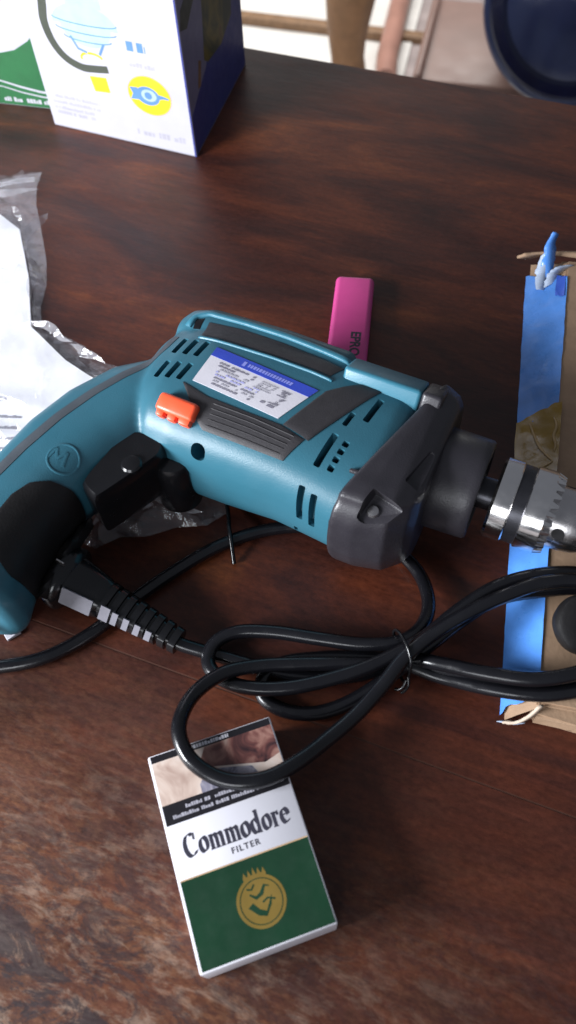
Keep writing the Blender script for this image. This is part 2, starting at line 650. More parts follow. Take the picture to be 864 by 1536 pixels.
body_rings = [v_section(*a) for a in (
    (-191, -16, 16, 20, 52, 2.2), (-188, -28, 26, 11, 60, 2.4), (-182, -38, 33, 6, 65, 2.7),
    (-172, -44, 37, 3.5, 68, 3.0), (-158, -46, 39, 2, 69.5, 3.2), (-130, -47, 39.5, 4.0, 70, 3.3),
    (-100, -48, 39, 8.8, 70, 3.3), (-82, -50, 37, 8.8, 69.5, 3.2), (-58, -53, 35, 8.8, 68.6, 3.1), (-52, -46.0, 34, 10.0, 66.5, 3.1), (-46, -34.0, 30, 16, 60, 2.6))]
hv, hf = loft(body_rings)


def handle_rings():
    # centre x, y, fore-aft half width, half thickness, section tilt (radians) and the mid height
    spec = [(-176, -8, 22, 27, 0.55), (-190, -22, 25, 27, 0.60), (-201, -42, 27, 26, 0.45), (-208, -62, 26.5, 25.5, 0.28),
            (-211.5, -82, 25.5, 25, 0.12), (-213, -102, 25, 25, 0.0), (-213, -120, 25.5, 25.5, -0.06),
            (-213, -134, 28, 27, -0.08), (-213, -146, 32, 28, -0.10), (-213.5, -151, 31, 27, -0.10), (-213.5, -153, 27, 24, -0.10)]
    rings = []
    for x, y, a, b, t in spec:
        # a section is spanned by the fore-aft direction (cos t, sin t) and z
        rings.append([(x + p[0] * math.cos(t), y - p[0] * math.sin(t), 35 + p[1]) for p in superellipse(40, a, b, 2.6)])
    return rings


hv2, hf2 = loft(handle_rings())
off = len(hv)
hv += hv2
hf += [tuple(i + off for i in f) for f in hf2]
# rounded ledge along the top edge that frames the dark upper pad
lv, lf = loft([v_section(*a, n=28) for a in (
    (-187, 20, 34, 44, 60, 2.4), (-181, 17, 39, 40, 65, 2.6), (-170, 17, 42, 38, 67, 2.8), (-130, 17, 42.5, 38, 67.5, 2.8),
    (-92, 17, 40.5, 38, 67, 2.8), (-87, 20, 36, 42, 63, 2.6))])
off = len(hv)
hv += lv
hf += [tuple(i + off for i in f) for f in lf]


def evaluated(o):
    dg = bpy.context.evaluated_depsgraph_get()
    me = bpy.data.meshes.new_from_object(o.evaluated_get(dg))
    return me


housing = mesh_obj('housing', hv, hf, M['teal'], None, True)
rm = housing.modifiers.new('r', 'REMESH')
rm.mode = 'VOXEL'
rm.voxel_size = 1.25 * MM
sm = housing.modifiers.new('s', 'SMOOTH')
sm.factor = 0.5
sm.iterations = 9
housing.data = evaluated(housing)
housing.modifiers.clear()

# cut the vents and holes: (centre, size, rotation about z, rotation about x)
CUTS = []


def cut(x, y, z, sx, sy, sz, rz=0.0, rx=0.0, rnd=0.22):
    CUTS.append(((x, y, z), (sx, sy, sz), rz, rx, rnd))


for k in range(3):
    cut(-174.6 + 6.2 * k, 6.2 + 0.4 * k, 66.0, 3.1, 11.5, 12, math.radians(-9))
    cut(-175.6 + 6.2 * k, -10.8 + 0.6 * k, 66.0, 3.1, 11.5, 12, math.radians(-9))
cut(-80.2, -27.0, 66.0, 3.4, 19.0, 14, math.radians(-7))
for k in range(4):
    cut(-74.4 + 0.55 * k, -35.0 + 4.6 * k, 66.0, 3.2, 3.3, 14, math.radians(-7))
cut(-76.8, -7.2, 68.0, 2.6, 9.0, 12, math.radians(-9))
cut(-68.0, 2.4, 68.0, 3.2, 16.0, 14, math.radians(-9))
cut(-84.4, -47.0, 49.5, 3.4, 22.0, 12, 0.0, math.radians(74))
cut(-77.8, -48.0, 48.0, 3.4, 22.0, 12, 0.0, math.radians(74))
cut(-87.0, -49.5, 26.0, 2.2, 5.0, 8, 0.0, math.radians(85))
cut(-139.8, -41.5, 55.0, 7.8, 9.5, 24, 0.0, math.radians(62), 0.47)


cbm = bmesh.new()
for c, s, rz, rx, rnd in CUTS:
    b2 = box_bm(s, min(s[0], s[1]) * rnd, 2 if rnd < 0.3 else 5, c, Matrix.Rotation(rz, 4, 'Z') @ Matrix.Rotation(rx, 4, 'X'))
    tmp = bpy.data.meshes.new('t')
    b2.to_mesh(tmp)
    b2.free()
    cbm.from_mesh(tmp)
    bpy.data.meshes.remove(tmp)
if CUTS:
    cutter = bm_obj('cutter', cbm, M['case_dark'])
    bo = housing.modifiers.new('b', 'BOOLEAN')
    bo.operation = 'DIFFERENCE'
    bo.object = cutter
    bo.solver = 'EXACT'
    solid_bvh = BVHTree.FromPolygons([v.co / MM for v in housing.data.vertices], [p.vertices[:] for p in housing.data.polygons])
    housing.data = evaluated(housing)
    housing.modifiers.clear()
    bpy.data.objects.remove(cutter)
else:
    solid_bvh = BVHTree.FromPolygons([v.co / MM for v in housing.data.vertices], [p.vertices[:] for p in housing.data.polygons])
housing.data.name = 'housing'
housing.data.polygons.foreach_set("use_smooth", [True] * len(housing.data.polygons))
sharp(housing, 40)
housing.parent = drill


def drape(p, d=(0, 0, 1), lift=0.0, fallback=0.0):
    """drop a point on the housing along -d and lift it off by the surface normal"""
    D = Vector(d).normalized()
    o = Vector(p) + D * 160
    hit, nrm, _, _ = solid_bvh.ray_cast(o, -D)
    if hit is None:
        return Vector(p)
    if nrm.dot(D) < 0:
        nrm = -nrm
    return hit + nrm * lift


def resample(row, n):
    row = [Vector((p[0], p[1], p[2] if len(p) > 2 else 40.0)) for p in row]
    L = [0.0]
    for a, b in zip(row, row[1:]):
        L.append(L[-1] + (b - a).length)
    out = []
    for k in range(n):
        t = L[-1] * k / (n - 1)
        i = 0
        while i < len(row) - 2 and L[i + 1] < t:
            i += 1
        s = 0 if L[i + 1] == L[i] else (t - L[i]) / (L[i + 1] - L[i])
        out.append(row[i].lerp(row[i + 1], min(max(s, 0), 1)))
    return out


def patch(name, rowA, rowB, mat, parent, lift=0.7, d=(0, 0, 1), nu=28, nv=10, round_edge=True, depth=1.2, smooth_it=2):
    """a moulded piece lying on the housing between two edge lines, with its own thickness"""
    A, B = resample(rowA, nu), resample(rowB, nu)
    grid = []
    for j in range(nv):
        t = j / (nv - 1)
        grid.append([drape(A[i].lerp(B[i], t), d, 0.0) for i in range(nu)])
    for _ in range(smooth_it):
        g2 = [[p.copy() for p in r] for r in grid]
        for j in range(1, nv - 1):
            for i in range(1, nu - 1):
                g2[j][i] = (grid[j][i] * 2 + grid[j - 1][i] + grid[j + 1][i] + grid[j][i - 1] + grid[j][i + 1]) / 6
        grid = g2
    verts, faces = [], []
    D = Vector(d).normalized()

    def nrm(j, i):
        a = grid[min(j + 1, nv - 1)][i] - grid[max(j - 1, 0)][i]
        b = grid[j][min(i + 1, nu - 1)] - grid[j][max(i - 1, 0)]
        n = a.cross(b)
        if n.length < 1e-6:
            n = D.copy()
        n.normalize()
        return n if n.dot(D) > 0 else -n
    for j in range(nv):
        for i in range(nu):
            edge = j in (0, nv - 1) or i in (0, nu - 1)
            verts.append(tuple(grid[j][i] + nrm(j, i) * (lift * 0.55 if edge and round_edge else lift)))
    for j in range(nv - 1):
        for i in range(nu - 1):
            a = j * nu + i
            faces.append((a, a + 1, a + nu + 1, a + nu))
    border = [i for i in range(nu)] + [j * nu + nu - 1 for j in range(1, nv)] + \
             [(nv - 1) * nu + i for i in range(nu - 2, -1, -1)] + [j * nu for j in range(nv - 2, 0, -1)]
    base = len(verts)
    for k in border:
        j, i = divmod(k, nu)
        verts.append(tuple(grid[j][i] - nrm(j, i) * depth))
    m = len(border)
    for k in range(m):
        k2 = (k + 1) % m
        faces.append((border[k], border[k2], base + k2, base + k))
    o = mesh_obj(name, verts, faces, mat, parent, True)
    return sharp(o, 55)


def ribbon(name, path, width, mat, parent, lift=0.5, d=(0, 0, 1), n=50, nv=4):
    P = resample(path, n)
    A, B = [], []
    for i, p in enumerate(P):
        t = P[min(i + 1, n - 1)] - P[max(i - 1, 0)]
        t.z = 0
        t.normalize()
        s = Vector((-t.y, t.x, 0))
        w = width(i / (n - 1)) if callable(width) else width
        A.append(p + s * w / 2)
        B.append(p - s * w / 2)
    return patch(name, A, B, mat, parent, lift, d, n, nv)


# grey seam strip along the back of the handle, and the paler shell edge behind it
ribbon('seam_strip', [(-222.5, -140), (-223.5, -118), (-222.5, -98), (-218.5, -76), (-212.0, -53), (-204, -34), (-195, -18.5), (-187, -6.5), (-182.5, 4), (-181, 13)],
       lambda t: 6.6 - 2.4 * t, M['spine'], drill, 0.5, n=60)

# soft black palm grip on the front of the handle
patch('palm_grip', [(-207, -101, 60), (-203, -92, 60), (-196, -86.5, 58), (-187, -83.5, 52), (-182, -84, 40), (-182, -86, 24)],
      [(-208, -116, 60), (-204, -123, 60), (-197, -131, 58), (-188, -135, 52), (-182, -133, 40), (-182, -130, 24)],
      M['grip'], drill, 0.9, (0.55, 0, 1), 26, 22)

# ribbed grey side pads
pad = patch('side_pad', [(-160.5, -16.5), (-145, -20.5), (-125, -22.0), (-105, -23.0), (-91.5, -26.5)],
            [(-150.5, -27.0), (-146.5, -32.0), (-140, -36.6), (-119, -37.6), (-97.0, -38.6)], M['pad'], drill, 0.9, nu=44, nv=12)
for k in range(5):
    t = (k + 0.7) / 5.4
    ra = [(-141 + 2 * t, -21.6 - 14.5 * t, 40), (-118, -22.6 - 14.3 * t, 40), (-95.5 - 3.5 * t, -25.2 - 12.8 * t, 40)]
    ribbon('pad_rib', ra, 0.7, M['pad'], pad, 1.35, n=30, nv=3)
patch('side_pad', [(-93.0, 4.0), (-86, 10.5), (-79.5, 15.5), (-68.5, 16.0)],
      [(-104.0, -22.3), (-98, -23.6), (-94, -24.6), (-89.6, -26.2)], M['pad'], drill, 0.8, nu=24, nv=26)
patch('top_pad', [(-168.0, 26.5), (-150, 28.0), (-125, 27.0), (-105, 25.0), (-91, 22.5)],
      [(-167.5, 17.0), (-150, 17.0), (-125, 16.4), (-105, 15.4), (-95, 14.2)], M['pad'], drill, 0.55, nu=44, nv=9)
# teal ledge lines that frame the upper pad
ribbon('ledge', [(-178.5, 22), (-177, 29), (-171, 32.3), (-150, 32.8), (-125, 32.0), (-105, 30.2), (-90, 28.2)], lambda t: 3.4, M['teal_light'], drill, 1.6, n=60, nv=6)
ribbon('ledge', [(-168, 14.6), (-150, 14.7), (-125, 14.2), (-105, 13.0), (-93, 11.5)], 1.5, M['teal_light'], drill, 1.0, n=50, nv=4)
patch('strap_hole', [(-176.2, 27.0), (-171.5, 28.5)], [(-175.2, 21.2), (-171.2, 21.2)], M['black'], drill, 0.25, nu=8, nv=8)

# rating label
LBL = [(-155.0, 10.2), (-96.6, 2.8)], [(-156.4, -13.9), (-107.6, -20.0)]


def label_pt(s, t):
    a = Vector(LBL[0][0]).lerp(Vector(LBL[0][1]), s)
    b = Vector(LBL[1][0]).lerp(Vector(LBL[1][1]), s)
    return a.lerp(b, t)


label = patch('rating_label', LBL[0], LBL[1], M['label'], drill, 0.30, nu=24, nv=14, round_edge=False, depth=0.2)
patch('label_stripe', [label_pt(0.0, 0.0), label_pt(1.0, 0.0)], [label_pt(0.0, 0.25), label_pt(1.0, 0.25)], M['label_blue'], label, 0.42, nu=24, nv=5, round_edge=False, depth=0.1)


def label_print(name, cells, mat, lift):
    verts, faces = [], []
    for s0, t0, s1, t1 in cells:
        b = len(verts)
        for s, t in ((s0, t0), (s1, t0), (s1, t1), (s0, t1)):
            p = label_pt(s, t)
            verts.append(tuple(drape((p.x, p.y, 40), (0, 0, 1), lift)))
        faces.append((b, b + 1, b + 2, b + 3))
    o = mesh_obj(name, verts, faces, mat, label)
    return o


lr = random.Random(3)
rows = {'print_grey': [], 'print_pale': [], 'print_blue': [], 'print_lilac': []}
for k in range(8):
    t = 0.33 + k * 0.078
    mat_k = 'print_blue' if k in (3, 4) else 'print_pale' if k in (2, 6) else 'print_grey'
    s = 0.12 + 0.01 * k
    end = 0.50 if k < 2 else 0.62 + 0.02 * lr.random()
    while s < end:
        w = lr.uniform(0.012, 0.05)
        if lr.random() < 0.78:
            rows[mat_k].append((s, t, min(s + w, end), t + 0.042))
        s += w + 0.008
for k in range(5):
    s = 0.54
    t = 0.35 + 0.05 * k
    while s < 0.72:
        w = lr.uniform(0.012, 0.03)
        if lr.random() < 0.8:
            rows['print_pale'].append((s, t, s + w, t + 0.025))
        s += w + 0.006
s = 0.36
while s < 0.78:
    w = lr.uniform(0.012, 0.028)
    rows['print_lilac'].append((s, 0.085, s + w, 0.175))
    s += w + 0.007
rows['print_lilac'].append((0.305, 0.07, 0.335, 0.20))
for nm, cells in rows.items():
    label_print('label_lettering', cells, M[nm], 0.52)
label_print('label_lettering', [(0.78 + 0.012 * lr.randint(0, 6), 0.36 + 0.03 * j, 0.81 + 0.012 * lr.randint(2, 7), 0.38 + 0.03 * j) for j in range(14)], M['print_grey'], 0.54)
label_print('label_lettering', [(0.80, 0.80, 0.87, 0.86), (0.72, 0.78, 0.76, 0.84)], M['print_grey'], 0.54)

# orange-red direction switch with three teeth on its lower edge
sw = bmesh.new()
for piece in (box_bm((21.0, 9.5, 8), 2.2, 3, (0, 1.6, 0)), box_bm((4.6, 5.5, 7), 1.4, 2, (-6.8, -2.9, -0.4)),
              box_bm((5.0, 5.5, 7), 1.4, 2, (-0.3, -3.1, -0.4)), box_bm((6.4, 5.5, 7), 1.4, 2, (6.6, -2.9, -0.4))):
    tmp = bpy.data.meshes.new('t')
    piece.to_mesh(tmp)
    piece.free()
    sw.from_mesh(tmp)
    bpy.data.meshes.remove(tmp)
sw.transform(Matrix.Translation((-155.5, -32.6, 67.0)) @ Matrix.Rotation(math.radians(-3), 4, 'Z') @ Matrix.Rotation(math.radians(24), 4, 'X'))
bm_obj('direction_switch', sw, M['orange'], drill, True, 40)

# round moulded emblem on the handle
ev, ef = [], []


def emblem_ring(cx, cy, r, w, a0, a1, n=40):
    A = [(cx + (r + w / 2) * math.cos(a0 + (a1 - a0) * k / n), cy + (r + w / 2) * math.sin(a0 + (a1 - a0) * k / n)) for k in range(n + 1)]
    B = [(cx + (r - w / 2) * math.cos(a0 + (a1 - a0) * k / n), cy + (r - w / 2) * math.sin(a0 + (a1 - a0) * k / n)) for k in range(n + 1)]
    return patch('emblem', A, B, M['teal'], drill, 0.35, (0.15, 0, 1), n + 1, 4, depth=0.4, smooth_it=0)


ER = (-199.6, -73.6)
emblem_ring(*ER, 7.6, 1.3, 0.0, 2 * math.pi)
for seg in ([(-4.2, -3.8), (-2.6, 3.6)], [(-2.6, 3.6), (0.2, -1.4)], [(0.2, -1.4), (3.0, 3.6)], [(3.0, 3.6), (4.2, -3.8)]):
    ribbon('emblem_stroke', [(ER[0] + x, ER[1] + y) for x, y in seg], 1.5, M['teal'], drill, 0.28, n=8, nv=3)

# trigger and the black boss it pivots on
tr = [v for v in ((-160, -40), (-157.5, -47), (-160, -55), (-173, -82.5), (-176, -84), (-184, -80.5), (-186, -76), (-184, -60), (-180, -42))]
tv = []
for z, sh in ((21, 2.2), (23, 0.6), (27, 0.0), (46, 0.0), (50, 0.5), (52.5, 2.4)):
    cx = sum(p[0] for p in tr) / len(tr)
    cy = sum(p[1] for p in tr) / len(tr)
    pts = catmull([(*p, z) for p in tr + [tr[0]]], 5)[:-1]
    tv.append([(p.x + (cx - p.x) * sh / 18, p.y + (cy - p.y) * sh / 24, z) for p in pts])
v_, f_ = loft(tv)
trig = sharp(mesh_obj('trigger', v_, f_, M['black'], drill, True), 45)
lathe('lock_button', [(0, 5.2), (2.0, 5.2), (3.0, 4.4), (3.4, 2.6)], (-168, -60.5, 50.8), (0, 0, 1), M['black'], trig, 28)
lathe('trigger_boss', [(-24, 8), (-22, 11.5), (10, 11.5), (13, 10.0), (14.5, 7)], (-157, -43.0, 30), (0, 0.0, 1), M['black'], drill, 36)

# ---------------------------------------------------------------- charcoal gear case
def case_section(x, vb, vt, wb, wt, ch, sh=0.0):
    """eight-sided section with big lower and small upper corners"""
    b, s = ch
    pts = [(vt - s, wt), (vb + b * 1.05, wt), (vb + b * 0.35, wt - b * 0.42), (vb, wt - b * 1.2), (vb, wb + b), (vb + b, wb), (vt - s, wb), (vt, wb + s), (vt, wt - s)]
    # round it a little by sampling the outline
    P = catmull([(x + sh * (v + 10), v, w) for v, w in pts + [pts[0]]], 4)[:-1]
    return [tuple(p) for p in P]


cr = [case_section(-55.5, -53.0, 35.6, 8.9, 68.7, (15, 9), 0.30), case_section(-54.3, -54.0, 36.4, 8.4, 69.7, (15, 9), 0.29),
      case_section(-49, -54.2, 37, 8.4, 70, (15, 10), 0.16), case_section(-41, -51.5, 38, 8.6, 69, (15, 11), 0.02),
      case_section(-34, -45, 38, 9.5, 66, (15, 12)), case_section(-31, -40, 36, 11, 63, (15, 13))]
v_, f_ = loft(cr)
case = mesh_obj('gear_case', v_, f_, M['case'], drill, True)
rm = case.modifiers.new('r', 'REMESH')
rm.mode = 'VOXEL'
rm.voxel_size = 1.1 * MM
sm = case.modifiers.new('s', 'SMOOTH')
sm.factor = 0.5
sm.iterations = 5
case.data = evaluated(case)
case.modifiers.clear()
# recess for the housing screw, and the step towards the nose
cb = box_bm((17, 15, 18), 1.2, 2, (-46, -49, 68.5), Matrix.Rotation(math.radians(-16), 4, 'Z') @ Matrix.Rotation(math.radians(18), 4, 'X'))
cb2 = box_bm((7, 22, 5), 1.0, 2, (-35, -20, 68), Matrix.Rotation(math.radians(-14), 4, 'Z'))
t_ = bpy.data.meshes.new('t')
cb2.to_mesh(t_)
cb2.free()
cb.from_mesh(t_)
bpy.data.meshes.remove(t_)
co = bm_obj('cutter', cb, M['case_dark'])
co.parent = drill
bpy.context.view_layer.update()
bo = case.modifiers.new('b', 'BOOLEAN')
bo.operation = 'DIFFERENCE'
bo.object = co
bo.solver = 'EXACT'
case.data = evaluated(case)
case.modifiers.clear()
bpy.data.objects.remove(co)
case.data.name = 'gear_case'
case.data.polygons.foreach_set("use_smooth", [True] * len(case.data.polygons))
sharp(case, 28)
lathe('screw', [(-3, 3.0), (0.0, 3.0), (0.8, 2.5), (1.1, 0.1)], (-49.5, -45.5, 60.4), (-0.1, -0.30, 0.95), M['steel'], case, 24)
# raised nose housing over the gear case
rbox('case_ridge', (22, 2.2, 2.6), (-55, -33.5, 68.0), M['case'], case, 0.9, 2, rot=Matrix.Rotation(math.radians(18), 3, 'X'))

# drill / hammer slider on the top edge
lever = rbox('mode_slider', (40, 16, 13), (-69.5, 22.5, 64.5), M['teal_light'], drill, 2.0, 3, rot=Matrix.Rotation(math.radians(-2), 3, 'Z') @ Matrix.Rotation(math.radians(-27), 3, 'X'))
tip = rbox('slider_tip', (10.5, 16.3, 13.3), (-44.2, 21.6, 64.5), M['case'], lever, 2.0, 3, rot=Matrix.Rotation(math.radians(-2), 3, 'Z') @ Matrix.Rotation(math.radians(-27), 3, 'X'))
lathe('slider_hole', [(-2, 3.4), (0.25, 3.4), (0.3, 2.4)], (-39.3, 21.5, 65), (1, 0, 0), M['black'], lever, 24)

# collar, spindle and keyed chuck
AX = (0.0, 37.0)
lathe('collar', [(-33, 24.6), (-31, 25.6), (-14, 25.2), (-11, 25.0), (-9.8, 24.2), (-9.6, 21.5), (-12, 21.2), (-12.5, 10)], (0, 0.4, 37), (1, 0, 0), M['case'], drill, 64)
lathe('spindle', [(-14, 8), (2, 8)], (0, 0, 37), (1, 0, 0), M['dark_steel'], drill, 32)
chuck = empty('chuck', (-3.2, 0, 1.8))
chuck.parent = drill
chuck.scale = (1.0, 0.95, 0.95)
lathe('chuck_body', [(0, 13), (0.2, 19.4), (1.6, 21.2), (9.2, 21.2), (9.8, 20.6), (9.9, 19.0)], (0, 0, 37), (1, 0, 0), M['chrome'], chuck, 64)
lathe('chuck_band', [(9.5, 20.2), (9.6, 20.4), (15.8, 20.4), (15.9, 20.2)], (0, 0, 37), (1, 0, 0), M['dark_steel'], chuck, 64)
lathe('chuck_sleeve', [(15.5, 19.0), (15.6, 20.7), (16.2, 21.5), (25.4, 21.5)], (0, 0, 37), (1, 0, 0), M['chrome'], chuck, 64)
# bevel teeth of the key ring
NT = 26
vt_, ft_ = [], []
for k in range(NT * 4):
    a = 2 * math.pi * k / (NT * 4)
    up = (k % 4) in (0, 1)
    for x, r in ((25.3, 21.5), (29.6 if up else 26.3, 19.9 if up else 20.6), (29.2 if up else 26.2, 15.5)):
        vt_.append((x, r * math.cos(a), 37 + r * math.sin(a)))
n4 = NT * 4
for k in range(n4):
    k2 = (k + 1) % n4
    for j in range(2):
        ft_.append((k * 3 + j, k * 3 + j + 1, k2 * 3 + j + 1, k2 * 3 + j))
mesh_obj('key_teeth', vt_, ft_, M['chrome'], chuck)
lathe('chuck_nose', [(24, 16.2), (36, 16.2), (42, 15.2), (52, 11.2), (53, 9.5), (53, 5), (48, 4.5)], (0, 0, 37), (1, 0, 0), M['steel'], chuck, 48)
for k in range(3):
    a = math.radians(35 + 120 * k)
    c, s = math.cos(a), math.sin(a)
    lathe('key_hole', [(-1, 3.1), (0.12, 3.1), (0.14, 2.0)], (33.5, 16.1 * c, 37 + 16.1 * s), (0, c, s), M['black'], chuck, 20)
    lathe('jaw', [(0, 2.4), (12, 2.2), (14, 1.4)], (46, 4.2 * c, 37 + 4.2 * s), (1, -0.12 * c, -0.12 * s), M['steel'], chuck, 12)

# ---------------------------------------------------------------- mains cord and plug (laid out in table millimetres)
def to_drill(p):
    x, y = p[0] - 103.0, p[1] - 212.0
    c, s = math.cos(-DA), math.sin(-DA)
    return (x * c - y * s, x * s + y * c, p[2])


CORD = [(-156, 172, 35), (-165, 152, 33), (-184, 120, 23), (-212, 100, 11), (-243, 112, 5), (-246, 142, 4), (-218, 156, 4), (-180, 153.5, 4),
        (-143.1, 154.4, 4.0), (-120.9, 158.1, 4.0), (-99.2, 169.6, 4.0), (-80.3, 185.7, 4.0), (-60.5, 200.3, 4.0), (-36.4, 214.3, 4.0),
        (-11.8, 221.9, 4.0), (12.8, 222.2, 4.0), (38.6, 216.7, 4.0), (55.1, 204.0, 4.5), (64.1, 188.4, 6.5), (65.7, 171.4, 9.0), (60.1, 158.5, 11.0),
        (48.9, 151.3, 12.0), (31.7, 151.5, 11.0), (11.5, 156.0, 10.0), (-10.6, 161.4, 9.0), (-28.3, 163.0, 8.0), (-39.1, 158.0, 7.5),
        (-42.3, 148.9, 7.0), (-36.6, 139.9, 9.0), (-22.6, 133.4, 11.0), (-2.6, 131.7, 13.0), (22.3, 135.9, 14.0), (43.1, 142.5, 15.0),
        (61.0, 151.1, 17.0), (77.8, 161.7, 21.0), (96.3, 171.2, 23.0), (117.6, 175.6, 24.0), (139.8, 174.6, 23.0), (159.8, 164.3, 21.0),
        (166.1, 147.3, 20.0), (154.5, 133.3, 20.0), (131.9, 127.5, 20.0), (110.9, 126.1, 19.0), (88.1, 130.2, 17.0), (66.0, 137.6, 10.0),
        (50.5, 144.0, 5.0), (30.0, 147.7, 4.5), (7.7, 148.5, 4.2), (-8.3, 146.8, 4.2), (-16.8, 139.7, 4.2), (-16.5, 130.6, 4.2), (-6.3, 123.6, 4.2),
        (9.0, 122.0, 4.2), (26.3, 126.9, 6.0), (44.4, 137.2, 8.0), (60.8, 147.3, 12.0), (77.3, 156.9, 18.0), (95.5, 165.8, 21.0), (117.2, 170.0, 18.0),
        (139.4, 169.7, 18.0), (162.4, 161.1, 18.0), (170.1, 144.1, 18.0), (156.5, 128.8, 18.0), (132.5, 121.8, 18.0), (109.8, 119.2, 18.0),
        (87.6, 124.2, 15.0), (65.9, 134.2, 8.0), (50.0, 140.7, 9.0), (29.2, 141.8, 10.5), (4.3, 143.3, 11.0), (-17.5, 143.4, 12.0),
        (-34.4, 139.4, 15.5), (-46.9, 129.4, 19.0), (-52.4, 115.6, 25.0), (-51.3, 104.8, 27.0), (-44.7, 95.1, 26.6), (-32.2, 88.3, 26.2),
        (-17.0, 87.9, 26.2), (-2.9, 94.7, 23.0), (10.7, 105.3, 17.0), (25.1, 117.0, 14.0), (38.4, 129.5, 15.5), (49.7, 141.1, 18.0), (63.5, 150.2, 21.0),
        (80.5, 157.8, 25.5), (98.5, 164.0, 28.0), (117.0, 168.9, 29.0), (137.1, 168.3, 28.0), (153.6, 158.8, 26.0), (154.9, 142.0, 26.0),
        (143.1, 131.6, 26.0), (124.3, 125.5, 26.0), (103.7, 124.0, 25.0), (84.4, 129.1, 22.0), (65.3, 137.3, 16.0), (50.6, 143.0, 9.5),
        (29.1, 139.1, 4.2), (4.0, 139.2, 4.0), (-17.9, 145.7, 4.0), (-36.9, 152.9, 4.0), (-47.9, 156.2, 6.0), (-56.3, 159.0, 8.0), (-64, 164, 9)]
tube('power_cord', catmull([to_drill(p) for p in CORD], 7), 3.45, M['cord'], drill, 14)
lathe('cord_boot', [(0, 8.5), (3, 8.0), (22, 5.2), (32, 4.4), (33, 3.6)], (-213.5, -150, 35), (0.0, -1.0, -0.03), M['black'], drill, 24)

plug = empty('plug')
plug.parent = drill
P0, P1 = Vector(to_drill((-113.5, 195.5, 17.0))), Vector(to_drill((-56.3, 159.8, 8.5)))
pax = (P1 - P0).normalized()
PL = (P1 - P0).length
psd = Vector((0, 0, 1)).cross(pax).normalized()
pup = pax.cross(psd)


def plug_ring(d, a, b, e=2.6, n=36, off=0.0):
    c = P0 + pax * d
    return [tuple(c + psd * (p[0] + off) + pup * p[1]) for p in superellipse(n, a, b, e)]


v_, f_ = loft([plug_ring(*r) for r in ((0, 14.5, 13.5, 2.2), (0.6, 16.2, 15.2, 2.2), (4.5, 16.6, 15.6, 2.2), (6.0, 16.0, 15.0, 2.2), (8.0, 12.0, 12.2, 2.8),
                                      (14, 11.2, 11.2, 3.2), (24, 9.6, 10.0, 3.4), (27, 8.6, 9.0, 3.2), (28, 7.2, 7.4, 2.6))])
sharp(mesh_obj('plug_body', v_, f_, M['black'], plug, True), 40)
rel = []
d = 27.0
k = 0
while d < PL + 1:
    t = (d - 27.0) / (PL - 27.0)
    big = 9.2 - 3.2 * t
    rel += [(d, big - 2.0), (d + 0.15, big), (d + 3.6, big - 0.2), (d + 3.75, big - 2.0)]
    d += 5.4
v_, f_ = loft([plug_ring(dd, r, r * 0.95, 3.4, 28) for dd, r in rel])
relief = sharp(mesh_obj('strain_relief', v_, f_, M['black'], plug, True), 30)
# pale grey flat window along the near side of the plug and its ribbed sleeve
W = -psd if psd.y > 0 else psd
WN = (W * 0.80 + pup * 0.60).normalized()
WT = (pup * 0.80 - W * 0.60).normalized()


def side_plate(name, d0, d1, r0, r1, half, mat, parent):
    pts = []
    for dd, r in ((d0, r0), (d1, r1)):
        for h in (-half, half):
            for l in (0.0, 0.9):
                pts.append(tuple(P0 + pax * dd + WN * (r * 1.20 - 0.5 + l) + WT * h))
    fs = [(0, 1, 3, 2), (4, 6, 7, 5), (0, 4, 5, 1), (2, 3, 7, 6), (1, 5, 7, 3), (0, 2, 6, 4)]
    return mesh_obj(name, pts, fs, mat, parent)


side_plate('grip_plate', 9.0, 25.0, 11.6, 9.7, 4.4, M['gunmetal'], plug)
side_plate('sleeve_window', 29.0, 34.0, 8.6, 8.2, 4.0, M['gunmetal'], relief)
for k in range(4):
    dd = 35.5 + 6.0 * k
    r = 9.0 - 3.1 * (dd - 27) / (PL - 27.0)
    side_plate('sleeve_window', dd, dd + 3.0, r, r - 0.3, 3.4 - 0.25 * k, M['gunmetal'], relief)
for s in (-1, 1):
    lathe('pin', [(0, 2.4), (-17.5, 2.4), (-18.8, 1.5), (-19, 0.1)], tuple(P0 + psd * 9.2 * s), tuple(pax), M['steel'], plug, 18)
    bmc = box_bm((4.5, 1.0, 6.5), 0.3, 1)
    bmc.transform(Matrix.Translation(P0 + pax * 2.4 + pup * 15.4 * s) @ Matrix((pax, psd, pup)).transposed().to_4x4())
    bm_obj('earth_clip', bmc, M['steel'], plug)

# wire tie round the coil
tie_pts = [(48.0, 153.0, 5), (46.5, 156.0, 12), (47.5, 154.0, 18.5), (50, 146.0, 22.5), (51.5, 138.5, 20.5), (51.0, 134.5, 13), (50, 133.6, 6), (48.5, 137.0, 1.6), (47.5, 146.0, 1.2), (48.0, 153.0, 5)]
tie = tube('wire_tie', catmull(tie_pts, 6), 0.75, M['black'], None, 8)
tag(tie, "thin black wire tie wound round the coiled cord", "wire tie")
for a in ([(50, 133.6, 8), (48.5, 131.5, 5), (46.5, 131.0, 3), (45.0, 131.8, 2)], [(50.5, 134, 11), (50.5, 131, 8), (49, 129.6, 5), (47.5, 129.4, 3)]):
    tube('tie_end', catmull(a, 6), 0.75, M['black'], tie, 8)
ls = tube('wire_strip', catmull([(-37, 252, 4), (-33.4, 243.1, 4), (-31.6, 231, 6), (-31.1, 221.3, 9.2), (-30.2, 213, 7), (-29.5, 204.2, 1.6)], 7), 1.15, M['black'], None, 8)
tag(ls, "short thin black strip sticking out below the drill's belly", "wire strip")

